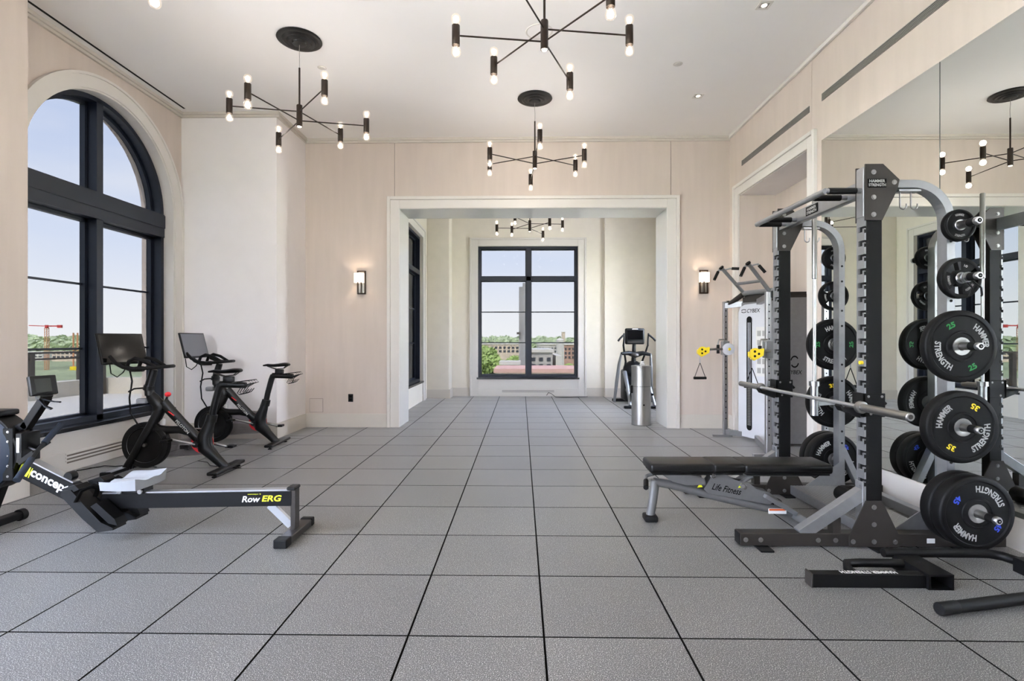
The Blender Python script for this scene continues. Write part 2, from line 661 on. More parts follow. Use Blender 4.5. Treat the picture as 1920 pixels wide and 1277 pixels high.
# ---- ceiling
b = MB()
b.box(-5.02, XR + 1.0, YREAR - .3, YF + .3, ZC, ZC + .25)
struct(b.build('ceiling', 'ceil'))

# ---- left wall with two arched openings
ARC_R, ARC_Z, SILL = 1.06, 2.98, 0.44
WINS = [5.82, 1.55, -1.75]  # first is seen; the unseen clear-glazed others are there to add daylight


def arch_wall(b, x0, x1, y0, y1, wins, m_n=20):
    y = y0
    for yc in sorted(wins):
        b.box(x0, x1, y, yc - ARC_R, -0.1, ZC)
        b.box(x0, x1, yc - ARC_R, yc + ARC_R, -0.1, SILL)
        for k in range(m_n):
            t0 = PI - PI * k / m_n
            t1 = PI - PI * (k + 1) / m_n
            ya, za = yc + ARC_R * math.cos(t0), ARC_Z + ARC_R * math.sin(t0)
            yb, zb = yc + ARC_R * math.cos(t1), ARC_Z + ARC_R * math.sin(t1)
            b.prism([(ya, za), (yb, zb), (yb, ZC), (ya, ZC)], x0, x1, 'yz')
        y = yc + ARC_R
    b.box(x0, x1, y, y1, -0.1, ZC)


b = MB()
arch_wall(b, -5.02, XL, YREAR, YP, WINS)
wall_left = struct(b.build('wall_left', 'wall'))
b = MB()
b.box(-5.02, XN, 2.85, YN, 0, ZC)
wall_near = struct(b.build('wall_near_pier', 'wall'))
b = MB()
b.box(-5.02, XP, YP, YB, 0, ZC)
struct(b.build('wall_pier', 'wall_w'))

# ---- back wall: structural core plus wallcovering panels
b = MB()
b.box(-5.02, XO0, YB + .012, YB2, 0, ZC)
b.box(XO1, XR + .9, YB + .012, YB2, 0, ZC)
b.box(XO0, XO1, YB + .012, YB2, ZO, ZC)
wall_back = struct(b.build('wall_back', 'joint'))
J0, J1 = -1.93, 2.265     # panel joints seen above the opening
for (x0, x1, z0, z1) in ((XP, J0 - .004, 0, ZC), (J0 + .004, J1 - .004, ZO, ZC), (J1 + .004, XR, 0, ZC)):
    b = MB()
    if x0 < -3:
        b.box(x0, XO0 - .05, YB, YB + .012, z0, 3.4)
        b.box(x0, x1, YB, YB + .012, 3.4, z1)
    elif x1 > 3:
        b.box(XO1 + .05, x1, YB, YB + .012, z0, 3.4)
        b.box(x0, x1, YB, YB + .012, 3.4, z1)
    else:
        b.box(x0, x1, YB, YB + .012, z0, z1)
    b.build('wall_panel', 'wall', wall_back)

# opening lining (jambs and head)
b = MB()
b.box(XO0 - .02, XO0 + .004, YB - .01, YB2 + .01, 0, ZO)
b.box(XO1 - .004, XO1 + .02, YB - .01, YB2 + .01, 0, ZO)
b.box(XO0 - .02, XO1 + .02, YB - .01, YB2 + .01, ZO - .004, ZO + .02)
struct(b.build('trim_1', 'lining'))


def casing(b, axis, pos, sgn, a0, a1, z0, z1, w, w2=0.05, d1=0.028, d2=0.046, bottom=False, off=0.0):
    """stepped door/window casing around the opening a0..a1 x z0..z1 on a wall plane"""
    def bx(p0, p1, q0, q1, d):
        lo, hi = sorted((pos + sgn * off, pos + sgn * d))
        if axis == 'y':
            b.box(p0, p1, lo, hi, q0, q1, 0.004, 1)
        else:
            b.box(lo, hi, p0, p1, q0, q1, 0.004, 1)
    zb = z0 if not bottom else z0
    bx(a0 - w, a0, zb, z1 + w, d1)
    bx(a1, a1 + w, zb, z1 + w, d1)
    bx(a0, a1, z1, z1 + w, d1)
    bx(a0 - w - w2, a0 - w, zb, z1 + w + w2, d2)
    bx(a1 + w, a1 + w + w2, zb, z1 + w + w2, d2)
    bx(a0 - w, a1 + w, z1 + w, z1 + w + w2, d2)


b = MB()
casing(b, 'y', YB, -1, XO0, XO1, 0, ZO, 0.135, 0.05)
struct(b.build('trim_2', 'trim'))

# ---- right wall with alcove
AY0, AY1, AZ, AD = 5.81, 7.64, 3.42, 3.67
b = MB()
b.box(XR + .012, XR + 1.0, YREAR, AY0, 0, ZC)
b.box(XR + .012, XR + 1.0, AY1, YB + .2, 0, ZC)
b.box(XR + .012, XR + 1.0, AY0, AY1, AZ, ZC)
b.box(AD, XR + 1.0, AY0, AY1, 0, AZ)
wall_right = struct(b.build('wall_right', 'joint'))
PJ = 5.759
for (y0, y1) in ((PJ + .003, YB), (2.9, PJ - .003), (YREAR, 2.894)):
    b = MB()
    if y0 > 5:
        b.box(XR, XR + .012, y0, AY0 - .02, 0, ZC)
        b.box(XR, XR + .012, AY0 - .02, AY1 + .02, AZ, ZC)
        b.box(XR, XR + .012, AY1 + .02, y1, 0, ZC)
    else:
        b.box(XR, XR + .012, y0, y1, 0, ZC)
    b.build('wall_panel', 'wall', wall_right)
b = MB()
b.box(XR, AD, AY1 - .006, AY1 + .01, 0, AZ)
b.box(XR, AD, AY0 - .01, AY0 + .006, 0, AZ)
b.box(AD - .01, AD + .005, AY0, AY1, 0, AZ)
b.build('alcove_lining', 'wall', wall_right)
b = MB()
b.box(XR, AD, AY0, AY1, AZ - .006, AZ + .01)
b.build('alcove_soffit', 'wall_w', wall_right)
b = MB()
casing(b, 'x', XR, -1, AY0, AY1, 0, AZ, 0.115, 0.045)
struct(b.build('trim_3', 'trim'))

# ---- rear part of the hall behind the camera: wall, its window opening added for fill light
b = MB()
b.box(-5.2, XR + 1.0, YREAR - .3, YREAR, 0, 1.0)
b.box(-5.2, XR + 1.0, YREAR - .3, YREAR, 3.6, ZC)
for x0, x1 in ((-5.2, -3.2), (-2.3, XR + 1.0)):
    b.box(x0, x1, YREAR - .3, YREAR, 1.0, 3.6)
struct(b.build('wall_front', 'wall_w'))
b = MB(); b.box(-5.02, XR + 1.0, YREAR - 3.4, YREAR - .3, 4.0, 4.25)  # unseen slab added to keep the sun out of the rear opening
struct(b.build('rear_sun_blocker', 'concrete'))

# ---- adjoining room
WY0, WY1, WZ0, WZ1 = 9.05, 11.42, 0.44, 3.56       # its left window
FX0, FX1, FZ0, FZ1 = -1.02, 1.345, 0.44, 3.55      # its end window
b = MB()
b.box(XFL - .35, XFL, YB2, WY0, 0, ZC)
b.box(XFL - .35, XFL, WY1, YF + .35, 0, ZC)
b.box(XFL - .35, XFL, WY0, WY1, 0, WZ0)
b.box(XFL - .35, XFL, WY0, WY1, WZ1, ZC)
struct(b.build('wall_far_left', 'wall_far'))
b = MB()
b.box(XFL - .35, FX0, YF, YF + .35, 0, ZC)
b.box(FX1, XR + .3, YF, YF + .35, 0, ZC)
b.box(FX0, FX1, YF, YF + .35, 0, FZ0)
b.box(FX0, FX1, YF, YF + .35, FZ1, ZC)
b.box(1.955, XR, YF - .13, YF, 0, ZC)
struct(b.build('wall_far', 'wall_far'))
b = MB()
b.box(XR, XR + .3, YB2, 9.9, 0, ZC)
b.box(XR, XR + .3, 10.7, YF + .3, 0, ZC)
b.box(XR, XR + .3, 9.9, 10.7, 0, .8)  # unseen window opening, added to light the adjoining room
b.box(XR, XR + .3, 9.9, 10.7, 3.3, ZC)
struct(b.build('wall_far_right', 'wall_far'))
b = MB()
b.box(XFL, -1.63, 11.96, YF, 0, ZC, 0.02, 3)
struct(b.build('wall_far_pilaster', 'wall_far', smooth=True))

b = MB()
casing(b, 'y', YF, -1, FX0, FX1, 0, FZ1, 0.15, 0.045)
struct(b.build('trim_4', 'trim'))
b = MB()
casing(b, 'x', XFL, 1, WY0, WY1, 0, WZ1, 0.15, 0.045)
struct(b.build('trim_5', 'trim'))

# ---- arched casing on the left wall
for k, yc in enumerate(WINS):
    b = MB()
    r0, r1, r2 = ARC_R + .012, 1.20, 1.228
    for (ra, rb, d) in ((r0, r1, .026), (r1, r2, .042)):
        b.ring((yc, ARC_Z), ra, rb, 0, PI, XL, XL + d, 40, 'yz')
        for sg in (-1, 1):
            y0, y1 = sorted((yc + sg * ra, yc + sg * rb))
            b.box(XL, XL + d, y0, y1, 0, ARC_Z)
    struct(b.build('trim_%d' % (20 + k), 'trim'))
    # white reveal lining of the arch
    b = MB()
    b.ring((yc, ARC_Z), ARC_R - .008, ARC_R + .014, 0, PI, -4.72, XL + .01, 40, 'yz')
    for sg in (-1, 1):
        y0, y1 = sorted((yc + sg * (ARC_R - .008), yc + sg * (ARC_R + .014)))
        b.box(-4.72, XL + .01, y0, y1, SILL, ARC_Z)
    struct(b.build('trim_%d' % (25 + k), 'trim', smooth=True))
    # under-sill apron with mouldings
    b = MB()
    b.box(XL, XL + .012, yc - ARC_R - .01, yc + ARC_R + .01, .20, .40)
    b.box(XL, XL + .03, yc - ARC_R - .01, yc + ARC_R + .01, 0, .20, .004, 1)
    struct(b.build('trim_%d' % (30 + k), 'trim'))

# ---- baseboards
BBH, BBT = 0.205, 0.018


def baseboard(side, segs, m='base'):
    b = MB()
    for s_ in segs:
        b.box(*s_, 0, BBH - .012)
        x0, x1, y0, y1 = s_
        b.box(x0 + .003, x1 - .003, y0 + .003, y1 - .003, BBH - .012, BBH)
    struct(b.build('baseboard_' + side, m))


baseboard('back', [(XP, XO0 - .19, YB - BBT, YB), (XO1 + .19, XR, YB - BBT, YB)])
baseboard('pier', [(XL, XP + BBT, YP - BBT, YP), (XP, XP + BBT, YP, YB)], 'base')
baseboard('left', [(XN, XN + BBT, 2.85, YN), (XL, XL + BBT, YREAR, 1.55 - 1.25)], 'trim')
baseboard('right', [(XR - BBT, XR, YREAR, AY0 - .17), (XR - BBT, XR, AY1 + .17, YB)], 'trim')
baseboard('far', [(-1.63, FX0 - .2, YF - BBT, YF), (FX1 + .2, 1.955, YF - BBT, YF), (1.955, XR, YF - .13 - BBT, YF - .13),
                  (XFL, -1.63 + BBT, 11.96 - BBT, 11.96), (-1.63, -1.63 + BBT, 11.96, YF)])
b = MB()
b.box(FX0, FX1, YF - .012, YF, .19, .40)
b.box(FX0, FX1, YF - .03, YF, 0, .19, .004, 1)
struct(b.build('trim_12', 'trim'))

# ---- crown trims at the ceiling
b = MB()
for (x0, x1, y0, y1) in ((XL, XL + .05, YN, YP), (XL, XP + .05, YP - .05, YP), (XP, XP + .05, YP, YB),
                         (XP, XR, YB - .05, YB)):
    b.box(x0, x1, y0, y1, ZC - .035, ZC)
    cx0, cx1, cy0, cy1 = x0, x1, y0, y1
    if x1 - x0 < .1: cx1 = x0 + .028
    else: cy0 = y1 - .028
    b.box(cx0, cx1, cy0, cy1, ZC - .065, ZC - .035)
struct(b.build('trim_13', 'base'))
b = MB()
b.box(XR - .035, XR, YREAR, YB - .05, ZC - .045, ZC, .006, 2)
struct(b.build('trim_14', 'trim'))


# ---- windows
def fill_win(root, frame_b, beads, panes):
    pass


def arch_window(n, yc, gm):
    w = bpy.data.objects.new('window_%d' % n, None)
    C.objects.link(w)
    w['kind'] = 'structure'
    xf, xm, xb = -4.72, -4.83, -4.89       # front face, mid, back of the metal frame
    R = ARC_R - .008
    b = MB()
    b.ring((yc, ARC_Z), R - .05, R, 0, PI, xm, xf, 40, 'yz')
    b.ring((yc, ARC_Z), R - .09, R, 0, PI, xb, xm, 40, 'yz')
    for sg in (-1, 1):
        for (d, xa, xc) in ((.05, xm, xf), (.09, xb, xm)):
            y0, y1 = sorted((yc + sg * (R - d), yc + sg * R))
            b.box(xa, xc, y0, y1, SILL, ARC_Z)
    b.box(xm, xf, yc - R, yc + R, SILL, SILL + .06)
    b.box(xb, xm, yc - R, yc + R, SILL, SILL + .085)
    b.build('frame', 'frame', w)
    b = MB()
    b.box(xm, xf, yc - .045, yc + .045, SILL, ARC_Z + R - .03)
    b.box(xb, xm, yc - .075, yc + .075, SILL, ARC_Z + R - .03)
    b.build('mullion', 'frame', w)
    b = MB()
    b.box(xm, xf + .012, yc - R, yc + R, 2.68, 2.98)
    b.box(xm, xf + .022, yc - R, yc + R, 2.80, 2.965)
    b.box(xb, xm, yc - R, yc + R, 2.64, 3.01)
    b.build('transom', 'frame', w)
    for z in (1.95, 1.235):
        for (y0, y1) in ((yc - R + .09, yc - .075), (yc + .075, yc + R - .09)):
            b = MB(); b.box(-4.89, -4.86, y0, y1, z - .011, z + .011)
            b.build('muntin', 'frame', w)
    xg = -4.876
    for (y0, y1) in ((yc - R + .05, yc - .04), (yc + .04, yc + R - .05)):
        b = MB(); b.box(xg - .006, xg, y0, y1, SILL + .05, 2.70)
        b.build('pane', gm, w)
    for sg in (-1, 1):
        pts = [(yc + sg * .04, 2.97)]
        for k in range(17):
            t = math.radians(2.4) + (PI / 2 - math.radians(4.8)) * k / 16
            pts.append((yc + sg * (R - .06) * math.cos(t), ARC_Z + (R - .06) * math.sin(t)))
        b = MB(); b.prism(pts, xg - .006, xg, 'yz')
        b.build('pane', gm, w)
    b = MB()
    b.box(-4.74, XL + .035, yc - R - .02, yc + R + .02, SILL - .04, SILL + .004, .006, 2)
    b.build('window_sill', 'sill', w)
    return w


arch_window(1, WINS[0], 'glass')
arch_window(2, WINS[1], 'clearglass')
arch_window(5, WINS[2], 'clearglass')


def rect_window(n, axis, a0, a1, z0, z1, pf, sgn, ztr, mid):
    """metal window in an opening; pf = wall face, sgn = direction outwards"""
    w = bpy.data.objects.new('window_%d' % n, None)
    C.objects.link(w)
    w['kind'] = 'structure'

    def bx(b, p0, p1, d0, d1, q0, q1):
        lo, hi = sorted((pf + sgn * d0, pf + sgn * d1))
        if axis == 'y': b.box(p0, p1, lo, hi, q0, q1)
        else: b.box(lo, hi, p0, p1, q0, q1)
    b = MB()
    for (t, d0, d1) in ((.05, .05, .14), (.075, .14, .20)):
        bx(b, a0, a0 + t, d0, d1, z0, z1)
        bx(b, a1 - t, a1, d0, d1, z0, z1)
        bx(b, a0 + t, a1 - t, d0, d1, z0, z0 + t)
        bx(b, a0 + t, a1 - t, d0, d1, z1 - t, z1)
    b.build('frame', 'frame', w)
    b = MB()
    bx(b, mid - .055, mid + .055, .05, .14, z0 + .05, z1 - .05)
    bx(b, mid - .075, mid + .075, .14, .20, z0 + .075, z1 - .075)
    b.build('mullion', 'frame', w)
    b = MB()
    bx(b, a0 + .05, a1 - .05, .05, .14, ztr - .05, ztr + .05)
    bx(b, a0 + .075, a1 - .075, .14, .20, ztr - .07, ztr + .07)
    b.build('transom', 'frame', w)
    for z in (2.0, 1.265):
        for (p0, p1) in ((a0 + .075, mid - .075), (mid + .075, a1 - .075)):
            b = MB(); bx(b, p0, p1, .155, .19, z - .012, z + .012)
            b.build('muntin', 'frame', w)
    for (p0, p1) in ((a0 + .05, mid - .04), (mid + .04, a1 - .05)):
        for (q0, q1) in ((z0 + .05, ztr - .04), (ztr + .04, z1 - .05)):
            b = MB(); bx(b, p0, p1, .172, .178, q0, q1)
            b.build('pane', 'glass', w)
    b = MB()
    bx(b, a0 - .03, a1 + .03, -.03, .07, z0 - .035, z0 + .004)
    b.build('window_sill', 'sill', w)
    return w


rect_window(3, 'y', FX0, FX1, FZ0, FZ1, YF, 1, 2.79, 0.177)
rect_window(4, 'x', WY0, WY1, WZ0, WZ1, XFL, -1, 2.79, (WY0 + WY1) / 2)


# ---- grilles, slots, panels
def grille(name, label, x0, x1, y0, y1, z0, z1, n, axis):
    t = thing(name, label, 'vent', ((x0 + x1) / 2, (y0 + y1) / 2, z0))
    b = MB(); b.box(x0, x1, y0, y1, z0, z1); b.build('backing', 'grille_d', t)
    h = (z1 - z0) / (n * 2 + 1)
    for k in range(n + 1):
        b = MB()
        zz = z0 + 2 * k * h
        if axis == 'x':
            xx = (x0 - .004, x0) if x0 > 0 else (x1, x1 + .004)
            b.box(xx[0], xx[1], y0, y1, zz, zz + h)
        else:
            b.box(x0, x1, y0 - .004, y0, zz, zz + h)
        b.build('slat', 'grille', t)
    return t


grille('air_grille', 'long grey linear air grille high on the right wall above the cased alcove', XR - .004, XR, 5.80, 7.56, 3.815, 3.885, 5, 'x')
grille('air_grille', 'long grey linear air grille high on the right wall above the mirror', XR - .004, XR, 2.9, 5.56, 3.83, 3.905, 5, 'x')
t = thing('heater_grille', 'cream slotted heater grille low under the arched window', 'vent', (XL + .03, 6.1, .09))
for k in range(3):
    z = .085 + .035 * k
    b = MB(); b.box(XL + .028, XL + .032, 5.22, 6.55, z, z + .016); b.build('slot', 'joint', t)
    b = MB(); b.box(XL + .03, XL + .037, 5.2, 6.57, z + .017, z + .034, .002, 1); b.build('slat', 'trim', t)
t = thing('heater_grille', 'pale slotted heater grille low under the end window', 'vent', (.15, YF - .03, .1))
for k in range(2):
    z = .10 + .03 * k
    b = MB(); b.box(-.45, .78, YF - .033, YF - .029, z, z + .014); b.build('slot', 'grille', t)
    b = MB(); b.box(-.47, .80, YF - .037, YF - .030, z + .015, z + .029); b.build('slat', 'trim', t)
o = MB().box(-4.475, -4.45, 4.45, 6.90, ZC - .004, ZC + .002).build('slot_diffuser', 'slot')
tag(o, 'narrow black slot diffuser in the ceiling above the arched window', 'vent')
t = thing('access_panel', 'small square access panel low on the back wall', 'panel', (-3.12, YB, .21))
b = MB(); b.box(-3.235, -3.03, YB - .003, YB, .225, .435); b.build('gap', 'joint', t)
b = MB(); b.box(-3.231, -3.034, YB - .006, YB - .001, .229, .431); b.build('door', 'wall', t)
t = thing('wall_outlet', 'black wall outlet on the back wall left of the wide opening', 'outlet', (-2.6, YB, .43))
b = MB(); b.box(-2.64, -2.565, YB - .008, YB, .385, .505, .003, 1); b.build('cover_plate', 'dkplastic', t)
for z in (.42, .468):
    b = MB(); b.box(-2.622, -2.583, YB - .011, YB - .006, z - .014, z + .014, .004, 1); b.build('socket', 'blackprint', t)

# ---- mirrors
for k, (y0, y1, lb) in enumerate(((4.007, 5.562, 'tall wall mirror panel beside the alcove casing, behind the squat rack'),
                                  (2.44, 4.001, 'tall wall mirror panel behind the weight plates at the right'),
                                  (0.87, 2.434, 'tall wall mirror panel nearest the camera'))):
    t = thing('wall_mirror', lb, 'mirror', (XR, (y0 + y1) / 2, .205), group='wall mirror panels')
    b = MB(); b.box(XR - .006, XR - .001, y0, y1, .207, 3.42); b.build('backing', 'mirror_edge', t)
    b = MB(); b.box(XR - .0075, XR - .006, y0 + .002, y1 - .002, .209, 3.418); b.build('mirror_glass', 'mirror', t)


# ================================================================== lights of the room
def chandelier(loc, rot, label, first=None):
    zc = 3.614
    if first is None:
        t = thing('chandelier', label, 'chandelier', (0, 0, 0), 0, 'six-arm tube chandeliers')
        b = MB(); b.lathe([(0, ZC), (.215, ZC), (.22, ZC - .012), (.205, ZC - .022), (.17, ZC - .02), (.15, ZC - .034), (.125, ZC - .03),
                           (.105, ZC - .045), (.075, ZC - .04), (.065, ZC - .055), (.03, ZC - .06), (0, ZC - .06)], n=36)
        b.build('ceiling_medallion', 'blackmetal', t, True)
        b = MB(); b.tube([(0, 0, 4.10), (.003, .002, 4.2), (-.002, 0, 4.28), (0, 0, 4.345)], .0028, 6); b.build('cable', 'grille', t)
        b = MB(); b.cyl((0, 0, 3.72), (0, 0, 4.105), .0092, 12); b.build('stem', 'bronze', t, True)
        b = MB(); b.lathe([(0, 3.725), (.027, 3.725), (.029, 3.72), (.029, 3.507), (.026, 3.505), (.024, 3.512), (0, 3.512)], n=20)
        hub = b.build('hub', 'bronze', t, True)
        b = MB(); b.lathe([(0, 3.5105), (.0225, 3.5105), (.018, 3.502), (0, 3.499)], n=16)
        b.build('hub_lamp', 'lampglow', t, True)
        L = .66
        for k in range(6):
            a = math.radians(60 * k)
            z = 3.661 if k % 2 == 0 else 3.567
            dx, dy = math.cos(a), math.sin(a)
            b = MB(); b.cyl((dx * .02, dy * .02, z), (dx * (L - .02), dy * (L - .02), z), .0062, 10)
            b.build('arm', 'bronze', t, True)
            cx, cy = dx * L, dy * L
            b = MB(); b.lathe([(0, z + .072), (.026, z + .072), (.028, z + .074), (.0295, z + .072), (.0295, z - .072), (.028, z - .074), (.026, z - .072), (0, z - .072)],
                              (cx, cy, 0), n=20)
            tube_ = b.build('tube', 'bronze', t, True)
            for sg in (1, -1):
                z0 = z + sg * .072
                b = MB()
                prof = [(.014, 0), (.017, .008), (.030, .024), (.0375, .044), (.036, .062), (.026, .077), (.012, .084), (0, .086)]
                b.lathe(prof, (cx, cy, z0), (0, 0, sg), 18)
                b.build('bulb', 'bulb', tube_, True)
                b = MB()
                for q in range(3):
                    an = a + q * 2 * PI / 3
                    px, py = cx + .007 * math.cos(an), cy + .007 * math.sin(an)
                    b.tube([(px, py, z0 + sg * .014), (px, py, z0 + sg * .058)], .0026, 5)
                b.build('filament', 'filament', tube_)
                ld = bpy.data.lights.new('bulb_light', 'POINT')
                ld.energy = BULB_W
                ld.color = (1.0, 0.94, 0.88)
                ld.shadow_soft_size = .03
                lo = bpy.data.objects.new('bulb_light', ld)
                C.objects.link(lo)
                lo.location = (cx, cy, z0 + sg * .045)
                lo.parent = tube_
    else:
        t = copy_tree(first)
        t['label'] = label
    t.location = (loc[0], loc[1], 0)
    t.rotation_euler = (0, 0, math.radians(rot))
    WM[t.name] = Matrix.Translation(t.location) @ Matrix.Rotation(math.radians(rot), 4, 'Z')
    return t


# rot = angle of one of the three upper arms
ch0 = chandelier((-2.26, 5.33), 72, 'bronze six-arm chandelier with a black medallion nearest the arched window')
chandelier((0.175, 6.68), 33.5, 'bronze six-arm chandelier with a black medallion in front of the wide opening', ch0)
chandelier((0.175, 3.95), 8, 'bronze six-arm chandelier cut off by the top edge at the centre', ch0)
chandelier((-2.26, 2.60), 33, 'bronze six-arm chandelier of which one bulb shows at the top left edge', ch0)
chandelier((0.175, 10.55), 4, 'bronze six-arm chandelier hanging in the adjoining room', ch0)
chandelier((0.175, 1.22), 20, 'bronze six-arm chandelier above the camera, out of the picture', ch0)
chandelier((-2.26, -0.10), 50, 'bronze six-arm chandelier behind the camera at the left', ch0)


def downlight(x, y, label, z=ZC):
    t = thing('downlight', label, 'light', (x, y, z), 0, 'square recessed downlights')
    b = MB()
    for (x0, x1, y0, y1) in ((-.06, .06, -.06, -.04), (-.06, .06, .04, .06), (-.06, -.04, -.04, .04), (.04, .06, -.04, .04)):
        b.box(x + x0, x + x1, y + y0, y + y1, z - .004, z + .002)
    b.build('trim_ring', 'trim', t)
    b = MB(); b.box(x - .04, x + .04, y - .04, y + .04, z - .0015, z + .001); b.build('recess', 'grille', t)
    b = MB(); b.lathe([(0, z - .004), (.024, z - .004), (.026, z - .001)], (x, y, 0), n=16); b.build('lamp', 'lampglow', t)
    ld = bpy.data.lights.new('downlight_lamp', 'SPOT')
    ld.energy = DOWN_W
    ld.color = (1, .95, .88)
    ld.spot_size = math.radians(110)
    ld.spot_blend = .9
    ld.shadow_soft_size = .04
    lo = bpy.data.objects.new('downlight_lamp', ld)
    C.objects.link(lo)
    lo.location = (0, 0, -.012)
    lo.parent = t
    return t


downlight(2.23, 4.866, 'square recessed downlight at the top right of the ceiling')
downlight(2.227, 6.659, 'square recessed downlight in the ceiling nearer the back wall')
downlight(2.23, 3.07, 'square recessed downlight above the squat rack, out of the picture')
for (x, y, lb) in ((1.744, 5.883, 'small white sprinkler cap in the ceiling right of the chandeliers'),
                   (-2.242, 5.895, 'small white sprinkler cap in the ceiling behind the window chandelier')):
    t = thing('sprinkler_cap', lb, 'sprinkler', (x, y, ZC), 0, 'sprinkler caps in the ceiling')
    b = MB(); b.lathe([(0, ZC - .010), (.030, ZC - .010), (.034, ZC - .005), (.034, ZC)], (x, y, 0), n=20); b.build('cap', 'trim', t, True)
    b = MB(); b.lathe([(.036, ZC - .003), (.05, ZC - .002), (.052, ZC)], (x, y, 0), n=20); b.build('ring', 'trim', t, True)
t = thing('ceiling_speaker', 'round white ceiling speaker seen behind the central chandelier', 'speaker', (.18, 5.24, ZC))
b = MB(); b.lathe([(.118, ZC - .004), (.132, ZC - .006), (.138, ZC)], (.18, 5.24, 0), n=32); b.build('rim', 'trim', t, True)
b = MB(); b.lathe([(0, ZC - .003), (.118, ZC - .003)], (.18, 5.24, 0), n=32); b.build('speaker_grille', 'ceil', t)


def sconce(x, label):
    y = YB
    t = thing('wall_sconce', label, 'sconce', (x, y, 2.03), 0, 'bronze wall sconces')
    w, z0, z1 = .064, 2.03, 2.385
    b = MB()
    for (x0, x1, q0, q1) in ((-w, -w + .017, z0, z1), (w - .017, w, z0, z1), (-w + .017, w - .017, z0, z0 + .017), (-w + .017, w - .017, z1 - .017, z1)):
        b.box(x + x0, x + x1, y - .035, y, q0, q1)
    b.build('frame', 'bronze', t)
    b = MB(); b.box(x - .006, x + .006, y - .05, y - .02, z0 + .017, 2.22); b.build('stem', 'bronze', t)
    b = MB(); b.box(x - w + .017, x + w - .017, y - .006, y, z0 + .017, z1 - .017); b.build('back_plate', 'steel', t)
    xs = x - .014
    b = MB()
    b.lathe([(.076, 2.195), (.077, 2.197), (.077, 2.338), (.076, 2.34), (.072, 2.338), (.072, 2.197), (.076, 2.195)], (xs, y - .09, 0), n=28)
    b.build('lamp_shade', 'shade', t, True)
    b = MB(); b.cyl((x, y - .04, 2.215), (xs, y - .09, 2.215), .006, 8); b.build('arm', 'bronze', t)
    ld = bpy.data.lights.new('sconce_lamp', 'POINT')
    ld.energy = 3.6
    ld.color = (1, .78, .55)
    ld.shadow_soft_size = .04
    lo = bpy.data.objects.new('sconce_lamp', ld)
    C.objects.link(lo)
    lo.location = (xs - x, -.09, .24)
    lo.parent = t


sconce(-2.432, 'lit bronze wall sconce left of the wide opening')
sconce(2.752, 'lit bronze wall sconce right of the wide opening')


# ================================================================== squat rack
def bolt(b, x, y, z, axis=(0, -1, 0), r=.011, h=.008):
    b.lathe([(r * 1.45, 0), (r * 1.45, h * .3), (r, h * .35), (r, h), (0, h)], (x, y, z), axis, 10)


RN0, RN1 = 3.40, 3.48      # near frame (Y)
RF0, RF1 = 4.54, 4.62      # far frame (Y)
CX0, CX1 = 2.205, 2.305    # columns (X)
UX0, UX1 = 2.715, 2.762    # rear uprights (X)
rack = thing('squat_rack', 'tall charcoal and silver squat rack with weight storage in front of the mirror', 'rack', (2.3, 4.0, 0))


def bent_tube(b, pts, w, h):
    """rectangular tube swept in the XZ plane; w = in-plane thickness, h along Y (y0,y1)"""
    y0, y1 = h
    n = len(pts)
    L, R = [], []
    for i in range(n):
        a = Vector(pts[max(0, i - 1)]); c = Vector(pts[min(n - 1, i + 1)])
        t = (c - a).normalized()
        nn = Vector((-t.y, t.x))
        p = Vector(pts[i])
        L.append(p + nn * w / 2); R.append(p - nn * w / 2)
    for i in range(n - 1):
        b.prism([tuple(L[i]), tuple(L[i + 1]), tuple(R[i + 1]), tuple(R[i])], y0, y1, 'xz')


